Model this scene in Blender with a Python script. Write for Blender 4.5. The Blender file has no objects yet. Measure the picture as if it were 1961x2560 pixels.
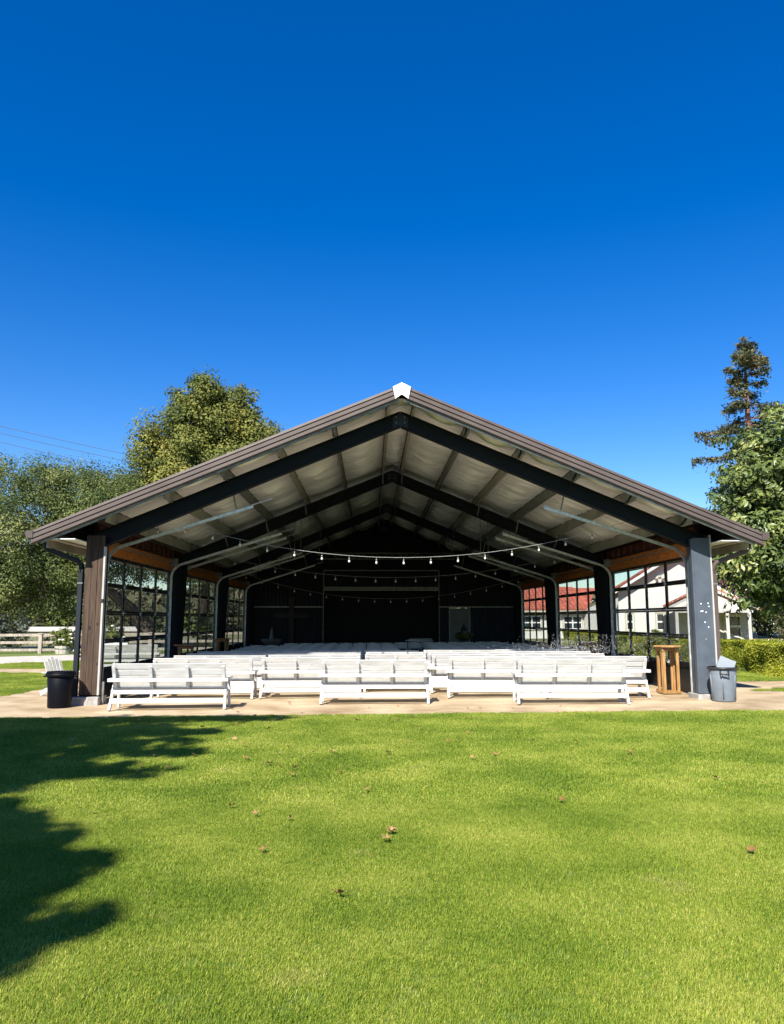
import bpy, math, random
import numpy as np
from mathutils import Vector, Matrix, noise as mnoise
R = math.radians
random.seed(7); rng = np.random.default_rng(7)
S = bpy.context.scene
COL = S.collection

# ------------------------------------------------------------------ camera, sky, sun, exposure
PITCH, YAW, CAMZ = R(7.83), R(1.54), 1.70
cam_d = bpy.data.cameras.new('camera'); cam = bpy.data.objects.new('camera', cam_d); COL.objects.link(cam)
cam.location = (0, 0, CAMZ); cam.rotation_euler = (R(90) + PITCH, 0, -YAW)
cam_d.sensor_fit = 'VERTICAL'; cam_d.sensor_height = 36.0; cam_d.lens = 36.0 * 1950.0 / 2560.0
cam_d.clip_start = 0.05; cam_d.clip_end = 5000
S.camera = cam
S.render.resolution_x, S.render.resolution_y = 784, 1024

SUN_EL, SUN_AZ = R(44.0), R(21.0)          # light travels forward (+Y) and to the right by SUN_AZ
w = bpy.data.worlds.new('World'); S.world = w; w.use_nodes = True
nt = w.node_tree; nt.nodes.clear()
sky = nt.nodes.new('ShaderNodeTexSky'); sky.sky_type = 'NISHITA'; sky.sun_disc = False
sky.sun_elevation = SUN_EL; sky.sun_rotation = R(180) + SUN_AZ
sky.altitude = 50; sky.air_density = 1.0; sky.dust_density = 0.2; sky.ozone_density = 3.0
hs = nt.nodes.new('ShaderNodeHueSaturation'); hs.inputs['Saturation'].default_value = 1.45; hs.inputs['Value'].default_value = 1.0
hs.inputs['Hue'].default_value = 0.514
bg = nt.nodes.new('ShaderNodeBackground'); bg.inputs['Strength'].default_value = 0.085
wo = nt.nodes.new('ShaderNodeOutputWorld')
nt.links.new(sky.outputs[0], hs.inputs['Color']); nt.links.new(hs.outputs[0], bg.inputs[0]); nt.links.new(bg.outputs[0], wo.inputs[0])

sd = bpy.data.lights.new('sun', 'SUN'); sd.energy = 5.0; sd.angle = R(0.53); sd.color = (1.0, 0.945, 0.85)
sun = bpy.data.objects.new('sun', sd); COL.objects.link(sun)
LDIR = Vector((math.sin(SUN_AZ) * math.cos(SUN_EL), math.cos(SUN_AZ) * math.cos(SUN_EL), -math.sin(SUN_EL)))
sun.rotation_euler = LDIR.to_track_quat('-Z', 'Y').to_euler(); sun.location = (-10, -30, 30)

S.view_settings.view_transform = 'Standard'; S.view_settings.look = 'None'
S.view_settings.exposure = 1.08; S.view_settings.gamma = 1.0; S.view_settings.use_curve_mapping = False
S.cycles.use_denoising = True
try: S.cycles.denoiser = 'OPENIMAGEDENOISE'
except Exception: pass
S.cycles.max_bounces = 8; S.cycles.transparent_max_bounces = 16; S.cycles.diffuse_bounces = 4
S.cycles.caustics_reflective = False; S.cycles.caustics_refractive = False
S.cycles.sample_clamp_indirect = 6.0

# ------------------------------------------------------------------ materials
MATS = {}
def mat(name, col, rough=0.6, var=0.12, scale=6.0, stretch=(1, 1, 1), bump=0.0, metal=0.0, spec=0.4, objvar=0.0,
        col2=None, bscale=None, coords='Object', bdist=0.01):
    """Principled material: noise between two tones, fine bump, tone differing a little from piece to piece."""
    m = bpy.data.materials.new(name); m.use_nodes = True; n = m.node_tree; L = n.links
    b = n.nodes['Principled BSDF']; b.inputs['Roughness'].default_value = rough; b.inputs['Metallic'].default_value = metal
    b.inputs['Specular IOR Level'].default_value = spec
    tc = n.nodes.new('ShaderNodeTexCoord'); mp = n.nodes.new('ShaderNodeMapping'); mp.inputs['Scale'].default_value = stretch
    if coords == 'World':
        g = n.nodes.new('ShaderNodeNewGeometry'); L.new(g.outputs['Position'], mp.inputs['Vector'])
    else: L.new(tc.outputs[coords], mp.inputs['Vector'])
    nz = n.nodes.new('ShaderNodeTexNoise'); nz.inputs['Scale'].default_value = scale; nz.inputs['Detail'].default_value = 6
    L.new(mp.outputs[0], nz.inputs['Vector'])
    c2 = col2 or tuple(min(1, c * (1 + 2 * var)) for c in col)
    c1 = col if col2 else tuple(c * (1 - 2 * var) for c in col)
    rp = n.nodes.new('ShaderNodeValToRGB'); rp.color_ramp.elements[0].position = 0.32; rp.color_ramp.elements[1].position = 0.68
    rp.color_ramp.elements[0].color = (*c1, 1); rp.color_ramp.elements[1].color = (*c2, 1)
    L.new(nz.outputs['Fac'], rp.inputs['Fac'])
    out = rp.outputs[0]
    if objvar:
        oi = n.nodes.new('ShaderNodeObjectInfo'); mr = n.nodes.new('ShaderNodeMapRange')
        mr.inputs['To Min'].default_value = 1 - objvar; mr.inputs['To Max'].default_value = 1 + objvar
        L.new(oi.outputs['Random'], mr.inputs['Value'])
        h = n.nodes.new('ShaderNodeHueSaturation'); L.new(mr.outputs[0], h.inputs['Value']); L.new(out, h.inputs['Color']); out = h.outputs[0]
    L.new(out, b.inputs['Base Color'])
    if bump:
        n2 = n.nodes.new('ShaderNodeTexNoise'); n2.inputs['Scale'].default_value = bscale or scale * 5; n2.inputs['Detail'].default_value = 5
        L.new(mp.outputs[0], n2.inputs['Vector'])
        bp = n.nodes.new('ShaderNodeBump'); bp.inputs['Strength'].default_value = bump; bp.inputs['Distance'].default_value = bdist
        L.new(n2.outputs['Fac'], bp.inputs['Height']); L.new(bp.outputs[0], b.inputs['Normal'])
    MATS[name] = m
    return m

mat('white_paint', (0.54, 0.54, 0.525), 0.5, 0.06, 3, (1, 6, 6), 0.25, objvar=0.04, bscale=25, bdist=0.004)
mat('steel_slate', (0.080, 0.098, 0.122), 0.5, 0.06, 2.0, bump=0.05, spec=0.3)
mat('steel_slate_shaded', (0.0050, 0.0080, 0.0110), 0.6, 0.08, 2.0, spec=0.18)  # slate steel under the roof, its shade put into the colour
mat('steel_dark', (0.010, 0.015, 0.022), 0.5, 0.1, 2.0, spec=0.35)
mat('black_frame', (0.012, 0.013, 0.014), 0.4, 0.1, 4, spec=0.4)
mat('galvanised', (0.58, 0.63, 0.64), 0.40, 0.1, 12, metal=0.35, bump=0.05)
mat('galv_dull', (0.20, 0.21, 0.19), 0.5, 0.15, 8, metal=0.4)
mat('purlin_paint', (0.30, 0.285, 0.225), 0.5, 0.1, 3)
mat('brown_metal', (0.092, 0.073, 0.067), 0.55, 0.05, 1.5, (1, 1, 1), 0.03, spec=0.25)
mat('cap_white', (0.80, 0.80, 0.80), 0.4, 0.03, 5)
mat('strip_white', (0.42, 0.405, 0.38), 0.5, 0.06, 4)
mat('insulation', (0.91, 0.92, 0.90), 0.30, 0.05, 1.2, (1, 5, 1), 0.15, spec=0.8, bscale=9, bdist=0.02)
mat('plywood_orange', (0.46, 0.155, 0.030), 0.65, 0.16, 3, (1, 1.2, 6), 0.15, objvar=0.12)
mat('red_batt', (0.07, 0.014, 0.010), 0.9, 0.3, 5, bump=0.4)
mat('stud_wood', (0.14, 0.06, 0.03), 0.7, 0.15, 4, (1, 1, .3))
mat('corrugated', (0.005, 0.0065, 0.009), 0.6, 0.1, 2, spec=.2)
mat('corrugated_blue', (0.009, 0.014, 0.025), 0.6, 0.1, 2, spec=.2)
mat('stage_black', (0.004, 0.004, 0.0045), 0.9, 0.1, 3)
mat('door_grey', (0.11, 0.125, 0.125), 0.5, 0.06, 3)
mat('concrete', (0.33, 0.32, 0.30), 0.85, 0.15, 8, bump=0.4)
mat('table_wood', (0.36, 0.20, 0.075), 0.55, 0.16, 4, (6, 6, .8), 0.2, objvar=0.15)
mat('table_dark', (0.25, 0.12, 0.045), 0.6, 0.16, 4, (6, 6, .8), 0.2, objvar=0.15)
mat('bin_black', (0.0025, 0.003, 0.006), 0.5, 0.1, 4, bump=0.05, spec=.14)
mat('bin_grey', (0.155, 0.185, 0.215), 0.5, 0.07, 4, bump=0.06)
mat('bin_rim', (0.025, 0.027, 0.03), 0.4, 0.1, 4)
mat('clear_plastic', (0.26, 0.29, 0.31), 0.2, 0.03, 4, spec=0.6)
mat('stucco', (0.70, 0.69, 0.65), 0.9, 0.03, 2, bump=0.2, bscale=30)
mat('stucco_trim', (0.52, 0.49, 0.38), 0.7, 0.05, 2)
mat('roof_tile', (0.36, 0.095, 0.06), 0.7, 0.2, 1.2, bump=0.2, objvar=0.22)
mat('porch_grey', (0.52, 0.50, 0.44), 0.8, 0.06, 2)
mat('window_dark', (0.03, 0.035, 0.04), 0.1, 0.05, 2, spec=0.8)
mat('fence_grey', (0.30, 0.26, 0.21), 0.85, 0.15, 3, (5, 5, 1), 0.3, objvar=0.12)
mat('planter_wood', (0.46, 0.42, 0.36), 0.8, 0.1, 4, objvar=0.1)
mat('bark', (0.085, 0.062, 0.045), 0.95, 0.3, 3, (3, 3, .6), 0.8, bdist=0.04)
mat('bark_red', (0.20, 0.10, 0.065), 0.95, 0.25, 3, (3, 3, .6), 0.8, bdist=0.04)
mat('cord_black', (0.01, 0.01, 0.01), 0.5, 0.05, 5)
mat('cord_pale', (0.5, 0.5, 0.47), 0.5, 0.05, 5)
mat('bulb_glass', (0.74, 0.74, 0.70), 0.12, 0.02, 5, spec=0.8)
mat('apron_dirt', (0.33, 0.245, 0.143), 0.92, 0.1, 0.9, (1, 1.3, 1), 0.45, col2=(0.49, 0.39, 0.255), coords='World', bscale=40, bdist=0.006)
mat('gravel', (0.44, 0.40, 0.36), 0.95, 0.1, 3.5, bump=0.6, coords='World', bscale=25, bdist=0.02)
mat('soil_green', (0.09, 0.14, 0.022), 0.95, 0.1, 2.2, bump=0.3, coords='World', col2=(0.13, 0.16, 0.035))
mat('dry_ground', (0.115, 0.13, 0.05), 0.95, 0.1, .12, bump=0.3, coords='World', col2=(0.22, 0.185, 0.09))
mat('hill_ground', (0.07, 0.075, 0.03), 0.95, 0.1, .03, coords='World', col2=(0.16, 0.13, 0.065))
mat('spray_white', (0.85, 0.87, 0.9), 0.2, 0.01, 3, spec=0.8)
mat('flower_white', (0.8, 0.8, 0.76), 0.7, 0.03, 3)
mat('shed_roof', (0.50, 0.46, 0.40), 0.6, 0.06, 3)
mat('wire_dark', (0.03, 0.035, 0.045), 0.6, 0.05, 3)
mat('cross_wood', (0.016, 0.010, 0.006), 0.7, 0.15, 4, (6, 6, 1))

def wood_mat():
    m = mat('cladding_wood', (0.026, 0.015, 0.0095), 0.75, 0.1, 2.2, (7, 7, 0.8), 0.3, col2=(0.078, 0.048, 0.030), objvar=0.16, bdist=0.004)
    n = m.node_tree; L = n.links; b = n.nodes['Principled BSDF']
    src = b.inputs['Base Color'].links[0].from_socket
    tc = n.nodes.new('ShaderNodeTexCoord'); oi = n.nodes.new('ShaderNodeObjectInfo')
    ad = n.nodes.new('ShaderNodeVectorMath'); ad.operation = 'ADD'
    L.new(tc.outputs['Object'], ad.inputs[0]); L.new(oi.outputs['Location'], ad.inputs[1])
    mp = n.nodes.new('ShaderNodeMapping'); mp.inputs['Scale'].default_value = (3.6, 0.0, 1.9)
    L.new(ad.outputs[0], mp.inputs['Vector'])
    v = n.nodes.new('ShaderNodeTexVoronoi'); v.inputs['Scale'].default_value = 1.0; L.new(mp.outputs[0], v.inputs['Vector'])
    r = n.nodes.new('ShaderNodeValToRGB'); e = r.color_ramp.elements
    e[0].position = 0.04; e[0].color = (0.22, 0.2, 0.2, 1); e[1].position = 0.2; e[1].color = (1, 1, 1, 1)
    x = e.new(0.085); x.color = (0.5, .48, .46, 1); x = e.new(0.115); x.color = (1.25, 1.2, 1.15, 1)
    L.new(v.outputs['Distance'], r.inputs['Fac'])
    mx = n.nodes.new('ShaderNodeMix'); mx.data_type = 'RGBA'; mx.blend_type = 'MULTIPLY'; mx.inputs['Factor'].default_value = 1
    L.new(src, mx.inputs[6]); L.new(r.outputs[0], mx.inputs[7]); L.new(mx.outputs[2], b.inputs['Base Color'])
wood_mat()
def stain(name, lo, scale, a, b):
    """Damp and dirt blotches over a ground material."""
    n = MATS[name].node_tree; L = n.links; p = n.nodes['Principled BSDF']; src = p.inputs['Base Color'].links[0].from_socket
    g = n.nodes.new('ShaderNodeNewGeometry'); z = n.nodes.new('ShaderNodeTexNoise'); z.inputs['Scale'].default_value = scale; z.inputs['Detail'].default_value = 7; z.inputs['Roughness'].default_value = .65
    mp = n.nodes.new('ShaderNodeMapping'); mp.inputs['Scale'].default_value = (.9, 1.1, 1); L.new(g.outputs['Position'], mp.inputs['Vector']); L.new(mp.outputs[0], z.inputs['Vector'])
    r = n.nodes.new('ShaderNodeValToRGB'); e = r.color_ramp.elements; e[0].position = a; e[0].color = (*lo, 1); e[1].position = b; e[1].color = (1, 1, 1, 1); L.new(z.outputs['Fac'], r.inputs['Fac'])
    mx = n.nodes.new('ShaderNodeMix'); mx.data_type = 'RGBA'; mx.blend_type = 'MULTIPLY'; mx.inputs['Factor'].default_value = 1
    L.new(src, mx.inputs[6]); L.new(r.outputs[0], mx.inputs[7]); L.new(mx.outputs[2], p.inputs['Base Color'])
stain('apron_dirt', (.64, .58, .50), 1.1, .34, .54); stain('white_paint', (.80, .79, .75), 9, .30, .42); stain('steel_slate', (.8, .82, .82), 2.5, .36, .55); stain('brown_metal', (.85, .83, .8), 2.5, .36, .55)

def glass_mat(name, tint=(0.86, 0.88, 0.87), haze=0.03):
    """Thin pane: see-through, mirror-like at a glance, with a light film of dust."""
    m = bpy.data.materials.new(name); m.use_nodes = True; n = m.node_tree; n.nodes.clear(); L = n.links
    o = n.nodes.new('ShaderNodeOutputMaterial'); t = n.nodes.new('ShaderNodeBsdfTransparent'); t.inputs[0].default_value = (*tint, 1)
    g = n.nodes.new('ShaderNodeBsdfGlossy'); g.inputs['Roughness'].default_value = 0.02; g.inputs[0].default_value = (.95, .95, .95, 1)
    d = n.nodes.new('ShaderNodeBsdfDiffuse'); d.inputs[0].default_value = (.55, .55, .5, 1)
    gm = n.nodes.new('ShaderNodeNewGeometry'); dt = n.nodes.new('ShaderNodeVectorMath'); dt.operation = 'DOT_PRODUCT'
    L.new(gm.outputs['Normal'], dt.inputs[0]); L.new(gm.outputs['Incoming'], dt.inputs[1])
    ab = n.nodes.new('ShaderNodeMath'); ab.operation = 'ABSOLUTE'; L.new(dt.outputs['Value'], ab.inputs[0])
    sb = n.nodes.new('ShaderNodeMath'); sb.operation = 'SUBTRACT'; sb.inputs[0].default_value = 1.0; L.new(ab.outputs[0], sb.inputs[1])
    pw = n.nodes.new('ShaderNodeMath'); pw.operation = 'POWER'; pw.inputs[1].default_value = 5.0; L.new(sb.outputs[0], pw.inputs[0])
    f = n.nodes.new('ShaderNodeMapRange'); f.inputs['To Min'].default_value = .03; f.inputs['To Max'].default_value = .6; L.new(pw.outputs[0], f.inputs['Value'])
    m1 = n.nodes.new('ShaderNodeMixShader'); m2 = n.nodes.new('ShaderNodeMixShader'); m2.inputs[0].default_value = haze
    L.new(f.outputs[0], m1.inputs[0]); L.new(t.outputs[0], m1.inputs[1]); L.new(g.outputs[0], m1.inputs[2])
    L.new(m1.outputs[0], m2.inputs[1]); L.new(d.outputs[0], m2.inputs[2]); L.new(m2.outputs[0], o.inputs[0])
    MATS[name] = m
glass_mat('pane_glass')

def leaf_mat(name, c1, c2, c3=None, trans=0.3, rough=0.5, spec=0.2, vscale=0.35, gloss=True):
    """Leaves: tone by leaf (the tint attribute) and by place in the crown; some light passes through."""
    m = bpy.data.materials.new(name); m.use_nodes = True; n = m.node_tree; L = n.links
    b = n.nodes['Principled BSDF']; o = n.nodes['Material Output']
    b.inputs['Roughness'].default_value = rough; b.inputs['Specular IOR Level'].default_value = spec
    at = n.nodes.new('ShaderNodeAttribute'); at.attribute_name = 'tint'
    g = n.nodes.new('ShaderNodeNewGeometry'); nz = n.nodes.new('ShaderNodeTexNoise'); nz.inputs['Scale'].default_value = vscale; nz.inputs['Detail'].default_value = 4
    L.new(g.outputs['Position'], nz.inputs['Vector'])
    ad = n.nodes.new('ShaderNodeMath'); ad.operation = 'ADD'; L.new(at.outputs['Fac'], ad.inputs[0])
    sc = n.nodes.new('ShaderNodeMapRange'); sc.inputs['From Min'].default_value = .3; sc.inputs['From Max'].default_value = .7
    sc.inputs['To Min'].default_value = -.35; sc.inputs['To Max'].default_value = .35
    L.new(nz.outputs['Fac'], sc.inputs['Value']); L.new(sc.outputs[0], ad.inputs[1])
    r = n.nodes.new('ShaderNodeValToRGB'); e = r.color_ramp.elements
    e[0].position = 0.1; e[0].color = (*c1, 1); e[1].position = 0.75; e[1].color = (*c2, 1)
    if c3: x = e.new(1.0); x.color = (*c3, 1)
    L.new(ad.outputs[0], r.inputs['Fac']); L.new(r.outputs[0], b.inputs['Base Color'])
    t = n.nodes.new('ShaderNodeBsdfTranslucent'); L.new(r.outputs[0], t.inputs[0])
    mx = n.nodes.new('ShaderNodeMixShader'); mx.inputs[0].default_value = trans
    L.new(b.outputs[0], mx.inputs[1]); L.new(t.outputs[0], mx.inputs[2]); L.new(mx.outputs[0], o.inputs[0])
    MATS[name] = m
leaf_mat('oak_leaf', (0.048, 0.076, 0.020), (0.13, 0.155, 0.042), (0.24, 0.245, 0.08), 0.2, 0.5)
leaf_mat('sycamore_leaf', (0.085, 0.112, 0.025), (0.22, 0.225, 0.05), (0.37, 0.31, 0.07), 0.3, 0.55)
leaf_mat('magnolia_leaf', (0.055, 0.09, 0.026), (0.155, 0.20, 0.05), (0.31, 0.32, 0.10), 0.15, 0.4, 0.35)
leaf_mat('redwood_leaf', (0.055, 0.070, 0.034), (0.11, 0.12, 0.05), (0.20, 0.15, 0.075), 0.15, 0.7)
leaf_mat('hedge_leaf', (0.15, 0.19, 0.020), (0.36, 0.38, 0.036), (0.52, 0.50, 0.055), 0.3, 0.5, vscale=0.8)
leaf_mat('shrub_leaf', (0.08, 0.115, 0.03), (0.17, 0.20, 0.05), (0.26, 0.27, 0.08), 0.3, 0.5)
leaf_mat('far_leaf', (0.075, 0.085, 0.045), (0.13, 0.125, 0.065), (0.20, 0.165, 0.10), 0.2, 0.7, vscale=.1)
leaf_mat('blue_leaf', (0.08, 0.10, 0.08), (0.15, 0.18, 0.14), (0.22, 0.25, 0.2), 0.2, 0.6)
leaf_mat('dry_leaf', (0.20, 0.10, 0.035), (0.40, 0.25, 0.11), (0.52, 0.38, 0.20), 0.2, 0.7, vscale=2.0)

def grass_mat():
    m = bpy.data.materials.new('grass_blade'); m.use_nodes = True; n = m.node_tree; L = n.links
    b = n.nodes['Principled BSDF']; o = n.nodes['Material Output']; b.inputs['Roughness'].default_value = 0.5; b.inputs['Specular IOR Level'].default_value = 0.3
    at = n.nodes.new('ShaderNodeAttribute'); at.attribute_name = 'tint'
    g = n.nodes.new('ShaderNodeNewGeometry')
    def noise(s, d=3, off=0.0):
        mp = n.nodes.new('ShaderNodeMapping'); mp.inputs['Location'].default_value = (off, off * 1.7, 0); L.new(g.outputs['Position'], mp.inputs['Vector'])
        z = n.nodes.new('ShaderNodeTexNoise'); z.inputs['Scale'].default_value = s; z.inputs['Detail'].default_value = d; L.new(mp.outputs[0], z.inputs['Vector']); return z.outputs['Fac']
    def mr(v, a, bb, c=0., d=1.):
        q = n.nodes.new('ShaderNodeMapRange'); q.inputs['From Min'].default_value = a; q.inputs['From Max'].default_value = bb; q.inputs['To Min'].default_value = c; q.inputs['To Max'].default_value = d; L.new(v, q.inputs['Value']); return q.outputs[0]
    def math2(op, a, bb):
        q = n.nodes.new('ShaderNodeMath'); q.operation = op; L.new(a, q.inputs[0]); L.new(bb, q.inputs[1]); return q.outputs[0]
    f = math2('ADD', at.outputs['Fac'], mr(noise(0.9, 5), .35, .65, -.17, .17))
    r = n.nodes.new('ShaderNodeValToRGB'); e = r.color_ramp.elements
    e[0].position = 0.0; e[0].color = (0.045, 0.098, 0.008, 1); e[1].position = 1.0; e[1].color = (0.60, 0.55, 0.16, 1)
    x = e.new(0.42); x.color = (0.185, 0.288, 0.020, 1); x = e.new(0.75); x.color = (0.385, 0.418, 0.055, 1)
    L.new(f, r.inputs['Fac'])
    # straw-coloured thatch in a few worn spots
    dry = math2('MULTIPLY', mr(noise(1.05, 4, 11.3), .66, .80), mr(at.outputs['Fac'], .15, .7))
    mx = n.nodes.new('ShaderNodeMix'); mx.data_type = 'RGBA'; L.new(dry, mx.inputs[0]); L.new(r.outputs[0], mx.inputs[6]); mx.inputs[7].default_value = (0.58, 0.46, 0.19, 1)
    L.new(mx.outputs[2], b.inputs['Base Color'])
    t = n.nodes.new('ShaderNodeBsdfTranslucent'); L.new(mx.outputs[2], t.inputs[0])
    ms = n.nodes.new('ShaderNodeMixShader'); ms.inputs[0].default_value = 0.25
    L.new(b.outputs[0], ms.inputs[1]); L.new(t.outputs[0], ms.inputs[2]); L.new(ms.outputs[0], o.inputs[0])
    MATS['grass_blade'] = m
grass_mat()

# ------------------------------------------------------------------ mesh helpers
def G(x, y=0):                                   # the ground rises a little to the right
    return 0.04 + 0.007 * max(-30, min(30, x))

class MB:
    def __init__(s): s.v = []; s.f = []; s.t = None
    def add(s, vs, fs):
        k = len(s.v); s.v += [tuple(p) for p in vs]; s.f += [tuple(i + k for i in q) for q in fs]; return s
    def box(s, c, d, m=None):
        x, y, z = d[0] / 2, d[1] / 2, d[2] / 2
        p = [Vector((a, b, cc)) for cc in (-z, z) for b in (-y, y) for a in (-x, x)]
        if m is not None: p = [m @ q for q in p]
        c = Vector(c)
        return s.add([q + c for q in p], [(0, 2, 3, 1), (4, 5, 7, 6), (0, 1, 5, 4), (2, 6, 7, 3), (0, 4, 6, 2), (1, 3, 7, 5)])
    def bb(s, x0, x1, y0, y1, z0, z1): return s.box(((x0 + x1) / 2, (y0 + y1) / 2, (z0 + z1) / 2), (abs(x1 - x0), abs(y1 - y0), abs(z1 - z0)))
    def beam(s, p0, p1, wd, ht, up=(0, 0, 1)):
        p0, p1 = Vector(p0), Vector(p1); d = p1 - p0; l = d.length; d.normalize(); u = Vector(up)
        sx = d.cross(u)
        if sx.length < 1e-5: sx = d.cross(Vector((1, 0, 0)))
        sx.normalize(); uu = sx.cross(d)
        m = Matrix((sx, d, uu)).transposed()
        return s.box((p0 + p1) / 2, (wd, l, ht), m)
    def tube(s, pts, r, n=6, cap=True):
        pts = [Vector(p) for p in pts]; rs = r if isinstance(r, (list, tuple)) else [r] * len(pts); rings = []
        ref = None
        for i, p in enumerate(pts):
            d = (pts[min(i + 1, len(pts) - 1)] - pts[max(i - 1, 0)]).normalized()
            if ref is None: ref = d.orthogonal().normalized()
            ref = (ref - d * ref.dot(d)).normalized(); b = d.cross(ref)
            rings.append([p + (ref * math.cos(a) + b * math.sin(a)) * rs[i] for a in [2 * math.pi * k / n for k in range(n)]])
        vs = [q for g in rings for q in g]; fs = []
        for i in range(len(pts) - 1):
            for k in range(n): fs.append((i * n + k, i * n + (k + 1) % n, (i + 1) * n + (k + 1) % n, (i + 1) * n + k))
        if cap: fs += [tuple(range(n - 1, -1, -1)), tuple(range(len(vs) - n, len(vs)))]
        return s.add(vs, fs)
    def lathe(s, prof, c=(0, 0, 0), n=20, sx=1, sy=1):
        vs = []; fs = []; m = len(prof)
        for k in range(n):
            a = 2 * math.pi * k / n
            vs += [(c[0] + r * math.cos(a) * sx, c[1] + r * math.sin(a) * sy, c[2] + z) for r, z in prof]
        for k in range(n):
            for i in range(m - 1):
                q = (k + 1) % n; fs.append((k * m + i, q * m + i, q * m + i + 1, k * m + i + 1))
        return s.add(vs, fs)
    def prism(s, poly, axis, a0, a1):
        """2D polygon extruded along an axis: 'x' uses (y,z), 'y' uses (x,z), 'z' uses (x,y)."""
        f = {'x': lambda p, a: (a, p[0], p[1]), 'y': lambda p, a: (p[0], a, p[1]), 'z': lambda p, a: (p[0], p[1], a)}[axis]
        n = len(poly); vs = [f(p, a0) for p in poly] + [f(p, a1) for p in poly]
        fs = [tuple(range(n)), tuple(range(2 * n - 1, n - 1, -1))] + [(i, i + n, (i + 1) % n + n, (i + 1) % n) for i in range(n)]
        return s.add(vs, fs)
    def mesh(s, name, m, smooth=False):
        me = bpy.data.meshes.new(name); me.from_pydata(s.v, [], s.f); me.validate(); me.update()
        me.materials.append(MATS[m])
        import bmesh
        bm = bmesh.new(); bm.from_mesh(me); bmesh.ops.recalc_face_normals(bm, faces=bm.faces); bm.to_mesh(me); bm.free()
        if smooth: me.polygons.foreach_set('use_smooth', [True] * len(me.polygons))
        return me
    def build(s, name, m, parent=None, smooth=False, bevel=0): 
        o = link(name, s.mesh(name, m, smooth), parent)
        if bevel:
            b = o.modifiers.new('bevel', 'BEVEL'); b.width = bevel; b.segments = 2; b.limit_method = 'ANGLE'
        return o

def link(name, me, parent=None):
    o = bpy.data.objects.new(name, me); COL.objects.link(o)
    if parent is not None: o.parent = parent
    return o
def tag(o, label=None, cat=None, group=None, kind=None):
    for k, v in (('label', label), ('category', cat), ('group', group), ('kind', kind)):
        if v: o[k] = v
    return o
def empty(name, loc=(0, 0, 0), rz=0, label=None, cat=None, group=None):
    o = bpy.data.objects.new(name, None); COL.objects.link(o); o.location = loc; o.rotation_euler = (0, 0, rz); o.empty_display_size = .2
    return tag(o, label, cat, group)
KIDS = {}
def copy_tree(o, parent=None):
    c = o.copy(); COL.objects.link(c); c.parent = parent
    for ch in list(o.children): copy_tree(ch, c)
    return c

def quads(name, P, U, V, m, parent=None, tint=None, shape='rhomb', loc=(0, 0, 0)):
    """Many small leaves: centre P, half-axes U and V. Rhombic leaves, slightly folded along the middle."""
    n = len(P); N = np.cross(U, V); N /= (np.linalg.norm(N, axis=1, keepdims=True) + 1e-9)
    fold = 0.25 * np.linalg.norm(V, axis=1, keepdims=True)
    A = np.stack([P - U, P + V * 1.0 + N * fold - U * .1, P + U, P - V * 1.0 + N * fold - U * .1], 1).reshape(-1, 3)
    me = bpy.data.meshes.new(name); me.vertices.add(4 * n); me.vertices.foreach_set('co', A.astype(np.float32).ravel())
    tri = (np.arange(n)[:, None] * 4 + np.array([0, 1, 2, 0, 2, 3])[None]).ravel().astype(np.int32)
    me.loops.add(6 * n); me.loops.foreach_set('vertex_index', tri)
    me.polygons.add(2 * n); me.polygons.foreach_set('loop_start', np.arange(2 * n, dtype=np.int32) * 3)
    me.update(calc_edges=True)
    t = rng.random(n) if tint is None else tint
    a = me.attributes.new('tint', 'FLOAT', 'POINT'); a.data.foreach_set('value', np.repeat(t, 4).astype(np.float32))
    me.materials.append(MATS[m])
    o = link(name, me, parent); o.location = loc
    return o

def unit(n):
    a = rng.normal(size=(n, 3)); return a / np.linalg.norm(a, axis=1, keepdims=True)

def leaf_cloud(lobes, clumps, per, spread, size, up=0.35, asp=0.5, hollow=0.45):
    """Clumps of leaves through the volume of several lobes, denser towards their outsides."""
    vol = np.array([l[1][0] * l[1][1] * l[1][2] for l in lobes]) ** (2 / 3); vol /= vol.sum()
    k = rng.choice(len(lobes), clumps, p=vol); c = np.array([l[0] for l in lobes])[k]; r = np.array([l[1] for l in lobes])[k]
    d = unit(clumps); rad = (hollow + (1 - hollow) * rng.random(clumps) ** 0.6)[:, None]
    bump = 1 + 0.16 * np.sin(d[:, :1] * 7 + d[:, 1:2] * 5 + k[:, None] * 2.1) * np.cos(d[:, 2:] * 6 + k[:, None])
    cc = c + d * rad * r * bump
    cs = spread * (0.6 + 0.8 * rng.random(clumps))
    P = np.repeat(cc, per, 0) + unit(clumps * per) * ((.35 + .75 * rng.random(clumps * per) ** .7) * np.repeat(cs, per))[:, None] * np.array([1, 1, .72])
    off = P - np.repeat(cc, per, 0); off /= np.linalg.norm(off, axis=1, keepdims=True) + 1e-9
    out = off * .75 + np.repeat(d, per, 0) * 0.35 + unit(clumps * per) * 0.55 + np.array([0, 0, up])
    out /= np.linalg.norm(out, axis=1, keepdims=True)
    U = np.cross(out, unit(clumps * per)); U /= np.linalg.norm(U, axis=1, keepdims=True) + 1e-9
    V = np.cross(out, U); s = (size * (0.65 + 0.7 * rng.random(clumps * per)))[:, None]
    ct = np.repeat(rng.random(clumps), per) * .55 + rng.random(clumps * per) * .45
    return P, U * s, V * s * asp, ct

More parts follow.
